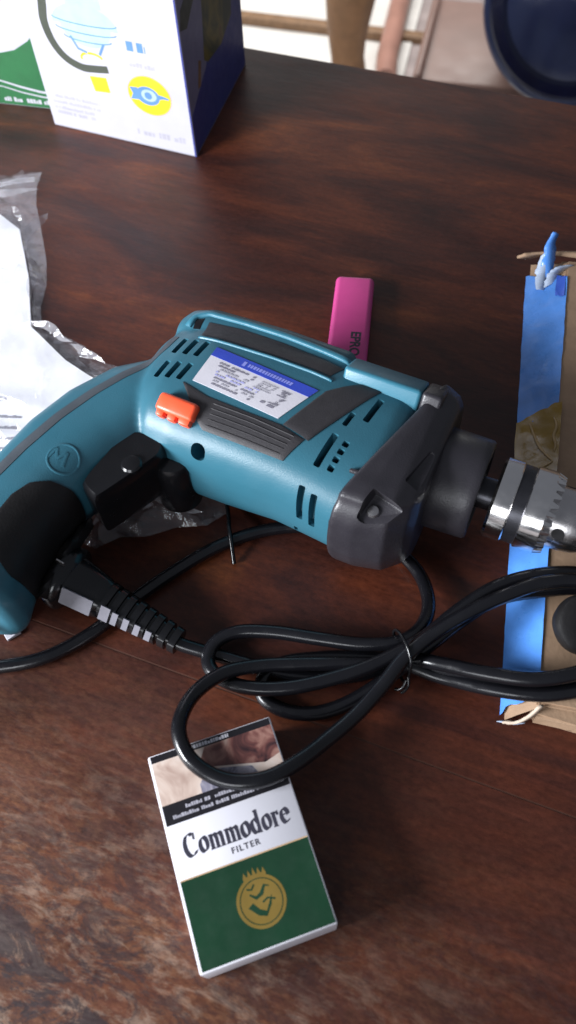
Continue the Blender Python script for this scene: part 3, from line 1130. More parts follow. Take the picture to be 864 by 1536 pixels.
# ================================================================== cigarette pack
PW, PHT, PT = 55.0, 86.0, 22.0
pack = empty('cigarette_pack', (-28.6, 67.1, 0), math.radians(15.6))
tag(pack, "white and green cigarette pack lying flat under the cord's loop", "cigarette pack")
rbox('pack_body', (PW, PHT, PT), (0, 0, PT / 2), M['pack_white'], pack, 0.8, 2)
fr = lambda h0: (lambda x, y, h: (x, y, PT + h0 + h))
X0, X1 = -PW / 2 + 1.1, PW / 2 - 0.7
Y0, Y1 = -PHT / 2 + 0.8, PHT / 2 - 0.6
yg, yw = -9.5, 12.6        # top of the green field, foot of the picture
Flat().rect(X0, Y0, X1, yg).build('green_field', fr(0.05), M['pack_green'], pack)
Flat().rect(X0, yg, X1, yg + 0.55).build('gold_line', fr(0.06), M['gold_line'], pack)
Flat().rect(X0, yw, X1, yw + 8.4).build('warning_band', fr(0.05), M['pack_black'], pack)
pic = Flat().rect(X0, yw + 8.4, X1, Y1 - 3.0).build('warning_picture', fr(0.05), M['warn_skin'], pack)
Flat().poly([(-3, Y1 - 3.0), (X1, Y1 - 3.0), (X1, yw + 14), (20, yw + 12), (8, yw + 15), (-4, yw + 18), (-6, yw + 22)]).build('picture_patch', fr(0.08), M['warn_dark'], pic)
Flat().poly([(-5, yw + 17), (3, yw + 15.5), (14, yw + 12.5), (16, yw + 8.4), (-9, yw + 8.4), (-9, yw + 12)]).build('picture_patch', fr(0.10), M['warn_grey'], pic)
Flat().rect(X0, Y1 - 3.0, X1, Y1).build('warning_band', fr(0.05), M['pack_black'], pack)
pr_ = random.Random(11)
fl = Flat()
fl.line_of_words(-17, 22, yw + 4.9, 1.5, 0.6, pr_)
fl.line_of_words(-23, 25, yw + 2.0, 1.5, 0.6, pr_)
fl.build('warning_lettering', fr(0.08), M['print_pale'], pack)
Flat().line_of_words(-9, 8, Y1 - 2.3, 1.6, 0.5, pr_).build('warning_lettering', fr(0.08), M['pack_white'], pack)


# the bold serif brand line, drawn with a broad pen
def arcp(cx, cy, rx, ry, a0, a1, n=22):
    return [(cx + rx * math.cos(math.radians(a0 + (a1 - a0) * k / n)), cy + ry * math.sin(math.radians(a0 + (a1 - a0) * k / n))) for k in range(n + 1)]


def serif_word(word):
    f = Flat()
    x = 0.0
    N = (0.145, 0.055)

    def stem(cx, y0, y1, foot=True, head=True):
        f.rect(cx - 0.130, y0, cx + 0.130, y1)
        if foot:
            f.rect(cx - 0.19, y0, cx + 0.19, y0 + 0.065)
        if head:
            f.poly([(cx - 0.20, y1 - 0.10), (cx + 0.105, y1 - 0.04), (cx + 0.105, y1 + 0.02), (cx - 0.18, y1 - 0.03)])
    for ch in word:
        if ch == 'C':
            f.nib(arcp(x + 0.52, 0.70, 0.42, 0.68, 52, 322, 34), 0.155, 0.05)
            f.poly([(x + 0.74, 1.02), (x + 0.92, 0.94), (x + 0.94, 1.36), (x + 0.86, 1.36)])
            x += 1.10
        elif ch == 'o':
            f.nib(arcp(x + 0.39, 0.48, 0.27, 0.44, 0, 360, 36), *N)
            x += 0.80
        elif ch == 'm':
            stem(x + 0.21, 0, 0.92)
            for k in (0, 1):
                bx = x + 0.21 + 0.40 * k
                f.nib(arcp(bx + 0.21, 0.66, 0.18, 0.23, 165, 5, 12), *N)
                stem(bx + 0.40, 0, 0.70, True, False)
            x += 1.24
        elif ch == 'd':
            f.nib(arcp(x + 0.37, 0.48, 0.25, 0.44, 20, 340, 30), *N)
            stem(x + 0.62, 0, 1.42, True, True)
            x += 0.88
        elif ch == 'r':
            stem(x + 0.21, 0, 0.92)
            f.nib(arcp(x + 0.40, 0.68, 0.17, 0.20, 165, 55, 10), *N)
            f.ellipse(x + 0.52, 0.76, 0.105, 0.11, 16)
            x += 0.66
        elif ch == 'e':
            f.nib(arcp(x + 0.39, 0.48, 0.27, 0.44, 2, 318, 32), *N)
            f.poly([(x + 0.16, 0.50), (x + 0.68, 0.56), (x + 0.68, 0.63), (x + 0.16, 0.57)])
            x += 0.76
    return f, x


bf, bw = serif_word('Commodore')
BS = 44.5 / bw
bf.build('brand_lettering', lambda x, y, h: ((x * BS) - 21.8, y * BS * 1.22 - 1.8, PT + 0.06 + h), M['print_dark'], pack)
text_mesh('brand_lettering', 'FILTER', 3.4, M['print_dark'], pack, Matrix.Translation((2.0 * MM, -4.9 * MM, (PT + 0.08) * MM)), 0.05, 1.25)
# gilt crest on the green field
CX, CY = 2.0, -26.0
g = Flat()
g.ring(CX, CY, 9.8, 9.8, 2.1)
g.ellipse(CX, CY, 8.0, 8.0)
for k in range(-2, 3):
    g.poly([(CX + k * 1.9 - 1.0, CY + 9.2), (CX + k * 1.9 + 1.0, CY + 9.2), (CX + k * 2.0, CY + 12.8 - abs(k) * 0.5)])
g.rect(CX - 4.6, CY + 8.6, CX + 4.6, CY + 10.0)
g.build('crest', fr(0.08), M['gold'], pack)
c2 = Flat()
c2.poly([(CX - 5.6, CY - 1.0), (CX - 3.4, CY + 0.2), (CX - 1.4, CY - 2.6), (CX + 1.0, CY - 4.0), (CX + 4.6, CY + 1.4), (CX + 3.4, CY - 2.2), (CX + 0.6, CY - 5.8), (CX - 2.4, CY - 4.6)])
c2.stroke([(CX - 3.8, CY + 3.4), (CX - 1.6, CY + 1.6), (CX + 0.8, CY + 2.6), (CX + 2.6, CY + 5.2), (CX + 4.4, CY + 4.4)], [0.6, 1.3, 1.5, 1.0, 0.4])
c2.stroke([(CX - 4.4, CY + 5.6), (CX - 2.6, CY + 5.0), (CX - 1.2, CY + 6.6)], 0.7)
c2.stroke([(CX + 0.4, CY - 0.6), (CX + 2.6, CY + 0.4), (CX + 5.4, CY - 0.8)], 0.7)
c2.ring(CX, CY, 8.5, 8.5, 0.35)
c2.build('crest_detail', fr(0.12), M['pack_green'], pack)
# lid seam on the sides and edge
rbox('lid_seam', (PW + 0.12, 0.35, PT - 3), (0, 20.6, PT / 2), M['print_pale'], pack, 0)

# ================================================================== pink memory stick
usb = empty('memory_stick', (45.8, 366.0, 0), math.radians(-10.0))
tag(usb, "pink plastic memory stick lying behind the drill", "memory stick")
rbox('stick_body', (24.5, 78, 10), (0, 0, 5.1), M['pink'], usb, 3.4, 5)
rbox('connector', (12, 14, 4.5), (0, -45.6, 4.9), M['steel'], usb, 0.4, 1)
text_mesh('lettering', 'EPRO', 8.2, M['print_dark'], usb,
          Matrix.Translation((4.0 * MM, -20.5 * MM, 10.14 * MM)) @ Matrix.Rotation(math.radians(-90), 4, 'Z'), 0.32, 1.0)

# ================================================================== leaflets in a clear zip bag
from mathutils.geometry import delaunay_2d_cdt


def sheet(outline, step, zfun, rnd):
    """triangulated sheet inside an outline; zfun gives its height"""
    pts = []
    n = len(outline)
    for i in range(n):
        a, b = Vector(outline[i]), Vector(outline[(i + 1) % n])
        m = max(1, int((b - a).length / step))
        for k in range(m):
            pts.append(a.lerp(b, k / m))
    nb = len(pts)
    loop = list(range(nb))
    xs, ys = [p.x for p in pts], [p.y for p in pts]

    def inside(x, y):
        c = False
        for i in range(nb):
            p, q = pts[i], pts[i - 1]
            if (p.y > y) != (q.y > y) and x < (q.x - p.x) * (y - p.y) / (q.y - p.y) + p.x:
                c = not c
        return c
    inner = []
    y = min(ys)
    while y < max(ys):
        x = min(xs)
        while x < max(xs):
            jx, jy = x + rnd.uniform(-.3, .3) * step, y + rnd.uniform(-.3, .3) * step
            if inside(jx, jy):
                dmin = min((p.x - jx) ** 2 + (p.y - jy) ** 2 for p in pts)
                if dmin > (0.5 * step) ** 2:
                    inner.append(Vector((jx, jy)))
            x += step
        y += step
    vs, es, fs, *_ = delaunay_2d_cdt(pts + inner, [], [loop], 1, 1e-4)
    out = []
    for v in vs:
        dmin = min(math.hypot(p.x - v.x, p.y - v.y) for p in pts)
        out.append((v.x, v.y, zfun(v.x, v.y, dmin)))
    return out, [tuple(f) for f in fs]


def drill_cap(x, y):
    u, v, _ = to_drill((x, y, 0))
    if u > -192 and v > -50:
        return 1.4
    if u > -250 and v > -165 and v < 5:
        return 8.5
    return 40.0


BAG = [(-285, 520), (-230, 536), (-196, 541), (-182, 545), (-167, 546.5), (-169, 530), (-167, 509), (-160, 480), (-153, 448), (-150.5, 425), (-152, 403),
       (-149, 383), (-134, 376), (-120, 366), (-109, 352), (-97, 347), (-80, 338), (-58, 300), (-35, 258), (-33, 236), (-44, 229), (-60, 229), (-75, 224.5), (-90, 225),
       (-103, 219), (-119, 230), (-135, 250), (-190, 256), (-290, 300)]


def crumple(x, y):
    v = Vector((x, y, 3.0))
    w = Vector((noise.noise(v * 0.03), noise.noise(v * 0.03 + Vector((4, 4, 4))), 0)) * 14
    p = v + w

    def ridge(q):
        return (1.0 - min(1.0, abs(noise.noise(q)) * 2.4)) ** 2.2
    r1 = ridge(Vector((p.x * 0.020 + p.y * 0.012, p.y * 0.022, 2.0)))
    r2 = ridge(Vector((p.x * 0.050, p.y * 0.034 + p.x * 0.02, 6.0)))
    r3 = ridge(Vector((p.x * 0.10, p.y * 0.085, 11.0)))
    return 4.2 * r1 + 4.2 * r2 + 2.2 * r3 + 1.5 * abs(noise.noise(v * 0.02))


def paper_z(x, y, d):
    return min(4.0 + 2.2 * noise.noise(Vector((x * 0.018, y * 0.018, 1.0))) + 0.8 * abs(noise.noise(Vector((x * 0.05, y * 0.05, 5)))), drill_cap(x, y) - 1.5)


def bag_top(x, y, d):
    e = min(1.0, d / 9.0)
    z = 0.8 + e * (4.6 + crumple(x, y))
    # the pressed zip band along its mouth
    return min(z, drill_cap(x, y) + 1.3 * crumple(x, y) * 0.1)


def bag_low(x, y, d):
    return 0.35 + 0.25 * noise.noise(Vector((x * 0.05, y * 0.05, 9)))


brnd = random.Random(5)
bag = empty('zip_bag', (-200, 400, 0))
tag(bag, "crumpled clear plastic zip bag holding white leaflets, tucked under the drill handle", "plastic bag")


def shifted(vs, dx=200, dy=-400):
    return [(x + dx, y + dy, z) for x, y, z in vs]


v_, f_ = sheet(BAG, 2.8, bag_top, brnd)
sharp(mesh_obj('upper_film', shifted(v_), f_, M['film'], bag, True), 20)
v_, f_ = sheet(BAG, 12, bag_low, brnd)
mesh_obj('lower_film', shifted(v_), f_, M['film'], bag, True)
zp = [Vector((-287, 505, 0)), Vector((-230, 521, 0)), Vector((-196, 526.5, 0)), Vector((-168.5, 531, 0))]
for o_ in (0.0, -3.2):
    tube('zip_band', [(p.x + 200, p.y - 400 + o_, 7.2 + 0.5 * math.sin(p.x * 0.2)) for p in catmull(zp, 8)], 0.9, M['seam_film'], bag, 8)
# loose folds of film standing up from the bag
for k, (cx_, cy_, a_, ln, hh) in enumerate(((-160, 470, 1.3, 46, 9), (-156, 420, 1.7, 40, 8), (-141, 372, -0.5, 38, 7), (-186, 512, 0.1, 44, 6), (-118, 352, -0.7, 30, 7), (-165, 318, -0.55, 60, 6), (-175, 295, -0.4, 55, 5), (-86, 236, 0.35, 36, 8), (-60, 240, -0.2, 34, 6))):
    L_, R_ = [], []
    N_ = 18
    for i in range(N_):
        t = i / (N_ - 1) - 0.5
        x = cx_ + math.cos(a_) * ln * t + 2.2 * math.sin(7 * t + k)
        y = cy_ + math.sin(a_) * ln * t + 2.2 * math.cos(6 * t + k)
        env = math.cos(math.pi * t)
        z0 = min(7.5, drill_cap(x, y) + 1)
        L_.append((x + 200, y - 400, z0))
        R_.append((x + 200 - 4.5 * math.sin(a_) * env, y - 400 + 4.5 * math.cos(a_) * env, z0 + hh * 0.55 * env + 0.25 * math.sin(11 * t + k)))
    v_, f_ = strip_faces(L_, R_)
    mesh_obj('film_fold', v_, f_, M['seam_film'], bag, True)
for i, (ol, dz) in enumerate((([(-174, 478), (-161, 426), (-155, 383), (-130, 352), (-104, 329), (-112, 300), (-150, 262), (-200, 262), (-272, 300), (-268, 485), (-192, 497)], 0.0),)):
    top_v, top_f = sheet(ol, 8.0, paper_z, brnd)
    nb_ = len(top_v)
    vv = [(x + 190, y - 380, z) for x, y, z in top_v] + [(x + 190, y - 380, max(0.9, z - 2.4)) for x, y, z in top_v]
    ff = list(top_f) + [tuple(reversed([q + nb_ for q in f])) for f in top_f]
    cnt = {}
    for f in top_f:
        for a, b in zip(f, f[1:] + f[:1]):
            cnt[(a, b)] = 1
    for (a, b) in list(cnt):
        if (b, a) not in cnt:
            ff.append((a, b, b + nb_, a + nb_))
    lf_ = mesh_obj('leaflet', vv, ff, M['paper'], None, True)
    lf_.location = (-190 * MM, 380 * MM, 0)
    sharp(lf_, 50)
    tag(lf_, "white printed leaflet inside the clear bag", "leaflet")
    fl = Flat()
    lr2 = random.Random(21)
    for q in range(4):
        fl.line_of_words(-4, 46, -66 - 8 * q, 2.2, 0.9, lr2)
    fl.line_of_words(2, 34, -54, 5.2, 0.7, lr2)
    ca, sa = math.cos(-0.12), math.sin(-0.12)
    fl.build('printed_lines', lambda x, y, h: (x * ca - y * sa, x * sa + y * ca, paper_z(x * ca - y * sa - 190, x * sa + y * ca + 380, 9) + 0.25 + h), M['print_pale'], lf_)

# small white and blue card under the end of the handle
card = empty('paper_card', (-146, 182, 0), math.radians(-58))
tag(card, "small white and blue card corner under the end of the drill handle", "card")
rbox('card_sheet', (26, 7.5, 2.2), (0, 0, 1.2), M['carton'], card, 0.3, 1)
rbox('blue_strip', (22, 6.5, 2.4), (-3.0, 7.4, 1.3), M['blue_deep'], card, 0.3, 1)

# ================================================================== cardboard box with blue tape
A0, B0 = Vector((91.3, 114.6, 0)), Vector((167.1, 416.9, 0))
A1, B1 = Vector((105.5, 115.5, 14)), Vector((186.5, 400.0, 14))
RT = Vector((0.970, -0.243, 0)) * 190
carton = empty('cardboard_box', (110, 116, 0))
tag(carton, "flat brown cardboard box with blue and brown tape along its edge, under the chuck", "cardboard box")
OFS = Vector((110, 116, 0))


def cpt(s, t, lift=0.0):
    """point on the sloping taped side: s from the near to the far end, t from the table up"""
    lo, hi = A0.lerp(B0, s), A1.lerp(B1, s)
    p = lo.lerp(hi, t)
    n = (B0 - A0).cross(hi - lo).normalized()
    if n.z < 0:
        n = -n
    w = 0.9 * noise.noise(Vector((s * 9, t * 1.2, 3.3))) * math.sin(math.pi * min(max(t, 0), 1))
    return p + n * (lift + w) - OFS


NS, NTT = 40, 6
v_ = [tuple(cpt(i / (NS - 1), j / (NTT - 1), -1.4)) for j in range(NTT) for i in range(NS)]
f_ = [(j * NS + i, j * NS + i + 1, (j + 1) * NS + i + 1, (j + 1) * NS + i) for j in range(NTT - 1) for i in range(NS - 1)]
mesh_obj('side_panel', v_, f_, M['cardboard'], carton, True)
C1, D1 = A1 + RT, B1 + RT


def top_panel(name, pts, mat, z0, z1, bev=1.2):
    bm = bmesh.new()
    lo = [bm.verts.new((p.x - OFS.x, p.y - OFS.y, z0)) for p in pts]
    hi = [bm.verts.new((p.x - OFS.x, p.y - OFS.y, z1)) for p in pts]
    bm.faces.new(lo[::-1])
    bm.faces.new(hi)
    n = len(pts)
    for i in range(n):
        bm.faces.new((lo[i], lo[(i + 1) % n], hi[(i + 1) % n], hi[i]))
    bmesh.ops.bevel(bm, geom=list(bm.edges), offset=bev, segments=2, affect='EDGES')
    return bm_obj(name, bm, mat, carton, True, 35)


top_panel('top_flap', [A1 + Vector((-1.0, 1.5, 0)), B1 + Vector((0, 2, 0)), D1, C1], M['cardboard'], 10.6, 14.0)
mid = (A0 - A1) * 0.6
top_panel('bottom_panel', [A0 + Vector((12.5, -2.2, 0)), A0 + Vector((32, -8.0, 0)), A0 + RT, B0 + RT, B0 + Vector((17, -10, 0))], M['cardboard'], 0.2, 10.2, 1.6)


def tape(name, s0, s1, t0, t1, mat, lift, skew0=0.0, skew1=0.0, ns=64, nt=14):
    vs = []
    for j in range(nt):
        t = t0 + (t1 - t0) * j / (nt - 1)
        for i in range(ns):
            a = i / (ns - 1)
            s = (s0 + skew0 * t) * (1 - a) + (s1 + skew1 * t) * a
            jag = 0.010 * noise.noise(Vector((t * 6.0, s0 * 40, 2.0))) * (1 if i in (0, ns - 1) else 0)
            edge = 0.018 * noise.noise(Vector((s * 26, j * 3.0, 8.0))) if j in (0, nt - 1) else 0.0
            wr = 0.35 * (1 - min(1, 3 * abs(noise.noise(Vector((s * 14 + t * 1.5, t * 2.2 - s * 5, s0 * 9)))))) ** 2
            vs.append(tuple(cpt(s + jag, t + edge, lift + wr)))
    fs = [(j * ns + i, j * ns + i + 1, (j + 1) * ns + i + 1, (j + 1) * ns + i) for j in range(nt - 1) for i in range(ns - 1)]
    return mesh_obj(name, vs, fs, mat, carton, True)


tape('blue_tape', 0.012, 0.41, 0.0, 1.03, M['blue_tape'], 0.35, 0.0, 0.0)
tape('blue_tape', 0.56, 0.955, 0.0, 1.03, M['blue_tape'], 0.35, 0.0, 0.0)
bt = tape('brown_tape', 0.345, 0.565, -0.02, 1.12, M['brown_tape'], 0.6, 0.0, 0.035)
for path in ([(0.56, 0.33), (0.50, 0.62), (0.462, 0.98)], [(0.462, 0.98), (0.445, 0.6), (0.43, 0.10)], [(0.565, 0.94), (0.545, 1.02), (0.52, 0.97), (0.50, 1.03), (0.485, 1.0)]):
    pp = catmull([tuple(cpt(s, t, 0.7)) for s, t in path], 8)
    tube('tape_crease', pp, lambda t: 0.75 * math.sin(math.pi * (0.08 + 0.84 * t)) + 0.15, M['tape_crease'], bt, 8)
tape('blue_patch', 0.398, 0.425, 0.80, 1.05, M['blue_deep'], 0.85)
tape('blue_patch', 0.895, 0.955, 0.76, 0.99, M['blue_deep'], 0.7)


def rag(name, pts, width, mat, seed, thick=0.7):
    """torn curl of paper"""
    r_ = random.Random(seed)
    P_ = catmull(pts, 6)
    vs, fs = [], []
    n = len(P_)
    for i, p in enumerate(P_):
        t = i / (n - 1)
        w = width * (0.60 + 0.40 * math.sin(math.pi * min(1, 0.25 + 0.72 * t))) * r_.uniform(0.82, 1.15)
        tw = 0.6 * math.sin(3.0 * t + seed)
        sd = Vector((math.cos(tw), 0.25, math.sin(tw))).normalized()
        for q in (-0.5, 0.0, 0.5):
            off = sd * w * q + Vector((0, -0.12 * w * (0.25 - q * q), 0.5 * w * (0.25 - q * q)))
            vs.append(tuple(p + off - OFS))
    for i in range(n - 1):
        for q in range(2):
            a = i * 3 + q
            fs.append((a, a + 1, a + 4, a + 3))
    o = mesh_obj(name, vs, fs, mat, carton, True)
    sf = o.modifiers.new('t', 'SOLIDIFY')
    sf.thickness = thick * MM
    return o


rag('torn_paper', [(172, 392, 9), (173, 398, 13), (174.5, 403, 18), (175.0, 407, 24), (177.0, 409, 30)], 9.0, M['blue_tape'], 2)
rag('torn_paper', [(168, 384, 6), (170.5, 394, 10), (171.5, 400, 14), (172.0, 404, 19)], 11.0, M['white_tear'], 5)
rag('torn_paper', [(173, 386, 8), (176, 392, 12), (180, 394, 14.5), (187, 396, 15)], 9.0, M['white_tear'], 9)
rag('torn_flap', [(160, 411, 9), (164, 409, 12), (172, 409, 13), (182, 408, 13.5), (200, 405, 13.5)], 8.0, M['cardboard'], 4, 1.6)
rag('torn_paper', [(93, 113.5, 2), (98, 112.5, 4), (103, 113.5, 9), (107, 116, 14)], 4.0, M['cardboard_pale'], 3, 1.2)
rag('torn_paper', [(90.5, 114.0, 1), (94, 112.8, 1.6), (98, 111.8, 2.2), (101, 111.6, 3.0)], 2.6, M['white_tear'], 6, 0.8)

# ================================================================== loose side handle lying on the cardboard box
sh_ = empty('side_handle', (131, 152, 14))
tag(sh_, "round black plastic side handle with a hole, inside the coil on the cardboard box", "side handle")
ax_ = Vector((0.10, -0.42, 0.90)).normalized()
c_ = Vector((2.0, -3.0, 9.0))
lathe('handle_end', [(-2, 3.4), (3.2, 3.4), (3.4, 4.2), (3.0, 11.5), (2.0, 13.2), (0.0, 14.0), (-4.0, 14.0), (-6.0, 12.5), (-14, 10.5), (-16, 8.0)], tuple(c_), tuple(ax_), M['grip'], sh_, 40)
lathe('end_hole', [(-3, 3.3), (-1.6, 3.3), (-1.5, 0.2)], tuple(c_), tuple(ax_), M['black'], sh_, 24)
tube('grip', catmull([tuple(c_ - ax_ * 6), tuple(c_ + Vector((12, 3, -3.5))), (45, 6, 14), (70, 2, 13.5), (105, -6, 13)], 6), lambda t: 9.0 + 3.6 * t - (2.5 if t > 0.97 else 0), M['grip'], sh_, 22)

# ================================================================== white carton with blue sides
def carton_box(name, label, L, R, B, H, mats):
    """upright carton on four floor corners, one panel per side"""
    L, R, B = Vector((*L, 0)), Vector((*R, 0)), Vector((*B, 0))
    D = L + (B - R)
    e = empty(name, tuple((L + R + B + D) / 4))
    tag(e, label, "carton")
    o = (L + R + B + D) / 4
    up = Vector((0, 0, H))

    def panel(nm, a, b, mat):
        e_ = (b - a).normalized()
        n_ = Vector((e_.y, -e_.x, 0))
        pts = []
        for q in (a - n_ * 0.0, b - n_ * 0.0):
            for z in (0.2, H):
                pts += [q + Vector((0, 0, z)) - o, q - n_ * 1.2 + Vector((0, 0, z)) - o]
        fs = [(0, 4, 6, 2), (1, 3, 7, 5), (0, 2, 3, 1), (4, 5, 7, 6), (0, 1, 5, 4), (2, 6, 7, 3)]
        return mesh_obj(nm, [tuple(p) for p in pts], fs, mat, e)
    P = [panel('front_panel', L, R, mats[0]), panel('side_panel', R, B, mats[1]), panel('back_panel', B, D, mats[0]), panel('side_panel', D, L, mats[1])]
    for nm, z in (('top_panel', H), ('bottom_panel', 1.0)):
        mesh_obj(nm, [tuple(p + Vector((0, 0, z)) - o) for p in (L, R, B, D)] + [tuple(p + Vector((0, 0, z - 0.8)) - o) for p in (L, R, B, D)],
                 [(0, 1, 2, 3), (7, 6, 5, 4), (0, 4, 5, 1), (1, 5, 6, 2), (2, 6, 7, 3), (3, 7, 4, 0)], mats[0], e)

    def on(a, b, h0):
        ex = (b - a).normalized()
        n_ = Vector((ex.y, -ex.x, 0))
        return lambda x, y, h: tuple(a + ex * x + Vector((0, 0, y)) + n_ * (h0 + h) - o)
    return e, P, (lambda h0: on(L, R, h0)), (lambda h0: on(R, B, h0))


wb, wp, wf, ws = carton_box('white_carton', "white product carton with yellow oval emblem and navy side at the table's back", (-163.3, 607.2), (-51.8, 553.8), (-12.3, 676.0), 235, (M['carton'], M['carton_blue']))
F_, S_ = wp[0], wp[1]
Flat().ellipse(91.9, 41.2, 17.6, 14.6).build('emblem_rim', wf(0.06), M['gold_line'], F_)
Flat().ellipse(91.9, 41.2, 16.9, 14.0).build('emblem', wf(0.10), M['yellow'], F_)
e1 = Flat()
e1.ellipse(90.5, 41.0, 9.5, 6.8)
e1.poly([(76.5, 45.5), (83, 46), (83, 37), (76.0, 36.5), (78.5, 41)])
e1.stroke([(98, 41.5), (103, 42.0), (107.5, 41.5)], [4.0, 2.2, 1.2])
e1.build('emblem_mark', wf(0.14), M['blue_line'], F_)
Flat().ellipse(91.5, 41.5, 6.2, 4.4).build('emblem_mark', wf(0.18), M['sky_print'], F_)
Flat().ellipse(91.0, 41.3, 3.0, 2.6).build('emblem_mark', wf(0.22), M['blue_line'], F_)
hp = [(20.5, 108), (19.3, 94.6), (16.6, 81.1), (19.2, 67.6), (26.6, 57.6), (38.6, 52.6), (50, 53.0), (61.2, 54.4)]
hp = [(p.x, p.y) for p in catmull([(*p, 0) for p in hp], 6)]
Flat().stroke(hp, [7.0 - 2.0 * i / len(hp) for i in range(len(hp))]).build('hose_print', wf(0.10), M['olive'], F_)
b_ = Flat()
b_.poly(arcp(50, 82, 26, 15, 0, 180, 18) + arcp(50, 82, 20, 14, 180, 360, 18))
b_.rect(38, 95, 66, 128)
b_.build('glass_print', wf(0.04), M['sky_print'], F_)
b_ = Flat()
for yy, rx in ((86, 25.5), (80, 24), (74.5, 19)):
    b_.stroke([(50 + rx * math.cos(a), yy - 3.0 * math.sin(a)) for a in [math.pi * k / 14 for k in range(15)]], 0.8)
b_.stroke([(36, 74), (40, 66), (47, 64)], 1.6)
b_.stroke([(62, 72), (57, 64)], 1.8)
b_.line_of_words(80.5, 95, 71.5, 6.5, 0.3, random.Random(2))
b_.build('line_print', wf(0.08), M['blue_line'], F_)
b_ = Flat()
b_.poly([(44, 47), (58, 48), (59, 37), (46, 36)])
b_.stroke(arcp(50, 60, 9, 4, 20, 200, 12), 1.6)
b_.build('valve_print', wf(0.07), M['yellow'], F_)
wr_ = random.Random(4)
b_ = Flat()
for yy in (24.5, 20.0, 15.5, 11.5):
    b_.line_of_words(5.5, 47 if yy > 16 else 40, yy, 2.4, 0.5, wr_)
b_.build('small_print', wf(0.09), M['print_pale'], F_)
Flat().line_of_words(80, 100, 60.5, 3.2, 0.4, wr_).build('small_print', wf(0.09), M['print_pale'], F_)
Flat().line_of_words(76, 116, 9.0, 4.4, 0.7, wr_).build('small_print', wf(0.09), M['print_pale'], F_)
Flat().poly([(0.5, 30), (20, 38), (40, 46), (60, 66), (96, 150), (96, 234), (0.5, 234)]).build('side_print', ws(0.05), M['carton_grey'], S_)
Flat().poly([(38, 52), (46, 47), (76, 44), (104, 52), (112, 90), (100, 130), (50, 130), (44, 80)]).build('side_print', ws(0.10), M['side_picture'], S_)
Flat().poly([(2, 90), (6, 101), (30, 110), (34, 98), (14, 86)]).build('side_print', ws(0.12), M['olive'], S_)
Flat().poly([(20, 41), (26, 40), (32, 55), (27, 58)]).build('side_print', ws(0.14), M['batten'], S_)

gb, gp, gf, gs = carton_box('green_carton', "white carton with a green wave, partly hidden behind the emblem carton", (-258.0, 655.1), (-161.5, 627.0), (-141.0, 690.0), 200, (M['carton'], M['green']))
Fg = gp[0]
gx = 48.4     # the printed features were measured from this distance along the front
Flat().poly([(0.5, 0.6), (100.0, 0.6), (100.0, 62), (gx + 41, 52.5), (gx + 28, 45), (gx + 16, 42), (gx - 5, 43), (0.5, 50)]).build('green_wave', gf(0.06), M['green'], Fg)
b_ = Flat()
b_.stroke([(1, 22), (gx + 8, 19.5), (gx + 24, 16), (gx + 40, 13.5), (99, 13)], [1.2, 1.2, 1.6, 1.8, 1.8])
b_.stroke([(1, 17), (gx + 8, 15), (gx + 24, 11.5), (gx + 40, 9.5), (99, 9)], [0.8, 0.8, 1.0, 1.2, 1.2])
b_.line_of_words(gx + 6, gx + 48, 3.2, 3.6, 0.5, random.Random(9))
b_.build('white_lines', gf(0.12), M['carton'], Fg)
Flat().line_of_words(gx + 4, gx + 20, 76, 6, 0.4, random.Random(8)).build('small_print', gf(0.1), M['print_pale'], Fg)

# ================================================================== beyond the table
bt_ = rbox('floor_batten', (900, 34, 22), (170, 2180, -739.5), M['batten'], None, 3, 2, rz=math.radians(-19.5))
tag(bt_, "thin brown batten lying across the bright floor behind the leg", "batten")
slab_sheet('concrete_path', [(338, 1900), (1500, 1780), (1700, 2500), (470, 2420)], -745, M['slab'])
slab_sheet('path_edge', [(322, 1940), (344, 1936), (474, 2400), (446, 2404)], -741, M['floor'])
rl = tube('painted_rail', [(296, 1900, -726), (312, 1997, -726), (396, 2330, -726), (420, 2430, -726)], 26, M['floor_pink'], None, 24)
tag(rl, "terracotta painted round rail lying on the floor beyond the table edge", "rail")

# person: only a bare lower leg is in view
def leg_ring(z, cx, cy, rx, ry, n=24):
    return [(cx + p[0], cy + p[1], z) for p in superellipse(n, rx, ry, 2.1)]


lv, lf = loft([leg_ring(*a) for a in ((-738, 196, 1868, 30, 30), (-712, 200, 1868, 40, 36), (-680, 204, 1868, 40, 34), (-650, 201, 1868, 38, 33), (-610, 199, 1868, 42, 37),
                                     (-570, 200, 1868, 48, 44), (-520, 204, 1868, 55, 52), (-460, 210, 1868, 61, 57), (-400, 208, 1868, 58, 55), (-340, 200, 1868, 54, 54),
                                     (-280, 198, 1868, 60, 62), (-200, 202, 1868, 68, 70), (-120, 206, 1868, 74, 76), (-60, 208, 1868, 76, 78))])
fv, ff = loft([[(x, 1868 + p[0] + dy, -746 + h / 2 + p[1]) for p in superellipse(20, w, h / 2, 2.4)] for x, w, h, dy in
               ((236, 20, 50, 0), (226, 30, 70, 0), (190, 33, 84, 0), (150, 37, 64, -2), (110, 44, 46, -4), (70, 46, 34, -5), (48, 44, 28, -5))])
off = len(lv)
lv += fv
lf += [tuple(i + off for i in f) for f in ff]
for k, (yy, x1, r) in enumerate(((1838, 22, 12), (1852, 20, 9.5), (1866, 24, 9), (1880, 30, 8.5), (1893, 38, 8))):
    tv_, tf_ = tube_data([(66, yy, -733), (x1 + 18, yy, -732), (x1 + 4, yy, -736), (x1 - 2, yy, -737)], r, 12)
    off = len(lv)
    lv += tv_
    lf += [tuple(i + off for i in f) for f in tf_]
person = mesh_obj('person', lv, lf, M['skin'], None, True)
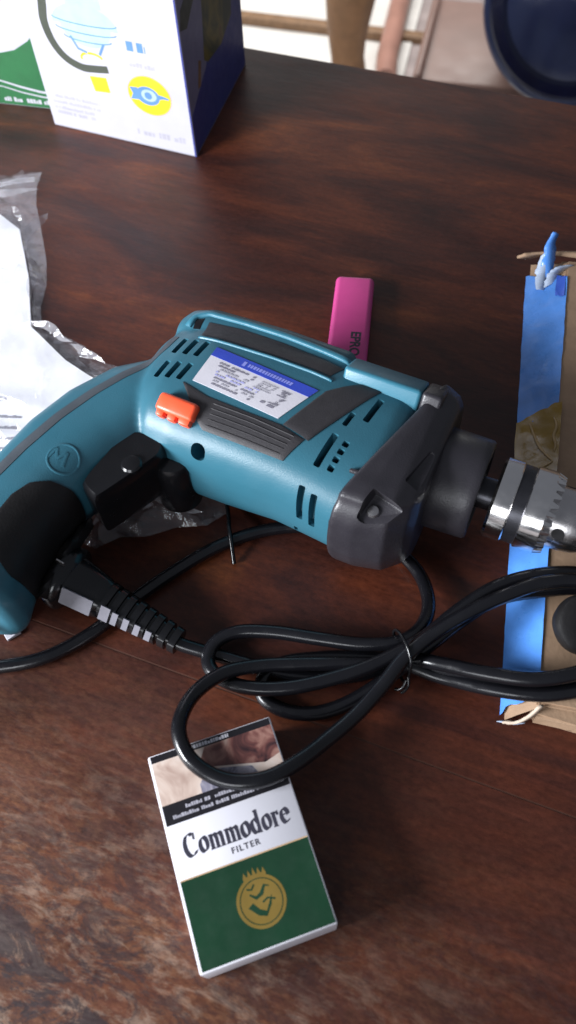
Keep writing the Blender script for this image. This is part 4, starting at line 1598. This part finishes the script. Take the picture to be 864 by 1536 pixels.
rm = person.modifiers.new('r', 'REMESH')
rm.mode = 'VOXEL'
rm.voxel_size = 4.0 * MM
sm = person.modifiers.new('s', 'SMOOTH')
sm.iterations = 5
person.data = evaluated(person)
person.modifiers.clear()
person.data.polygons.foreach_set("use_smooth", [True] * len(person.data.polygons))
person.data.materials.clear()
person.data.materials.append(M['skin'])
tag(person, "bare brown lower leg of a person standing beyond the table", "person")

# dusty pink stool carrying the blue jug
stool = empty('plastic_stool', (505, 1500, -750), math.radians(-16))
tag(stool, "dusty pink plastic stool beyond the table with the blue jug on it", "stool")
rbox('seat', (400, 300, 26), (0, 0, 287), M['seat_pink'], stool, 12, 4)
for sx in (-1, 1):
    rbox('seat_rim', (16, 300, 22), (sx * 196, 0, 300), M['seat_pink'], stool, 7, 3)
    for sy in (-1, 1):
        rbox('leg', (38, 38, 275), (sx * 165, sy * 115, 138), M['seat_pink'], stool, 6, 2)
jug = empty('water_jug', (545, 1400, -318))
tag(jug, "dark blue ribbed water jug lying beyond the table's right corner", "water jug")
jax = Vector((-0.40, -0.82, 0.36)).normalized()
lathe('jug_body', [(112, 20), (114, 60), (124, 92), (138, 116), (138, 132), (128, 145), (110, 150), (90, 150), (30, 150), (18, 144), (4, 150), (-60, 150), (-74, 144), (-88, 150), (-140, 146), (-190, 110), (-215, 60), (-230, 34), (-268, 32)],
      (0, 0, 0), tuple(jax), M['jug'], jug, 72, 25)
lathe('jug_rim', [(134, 138.5), (130, 145.5), (122, 149.5), (108, 150.8), (96, 150.2)], (0, 0, 0), tuple(jax), M['jug_rim'], jug, 72, 30)
for r_ in (104, 62):
    tube('base_ring', [tuple(jax * (127 if r_ > 80 else 113.5) + (jax.to_track_quat('X', 'Z') @ Vector((0, r_ * math.cos(a), r_ * math.sin(a))))) for a in [2 * math.pi * k / 40 for k in range(41)]], 5.0, M['jug_rim'], jug, 8)
lathe('cap', [(-262, 30), (-264, 36), (-292, 36), (-294, 30)], (0, 0, 0), tuple(jax), M['jug_rim'], jug, 36)
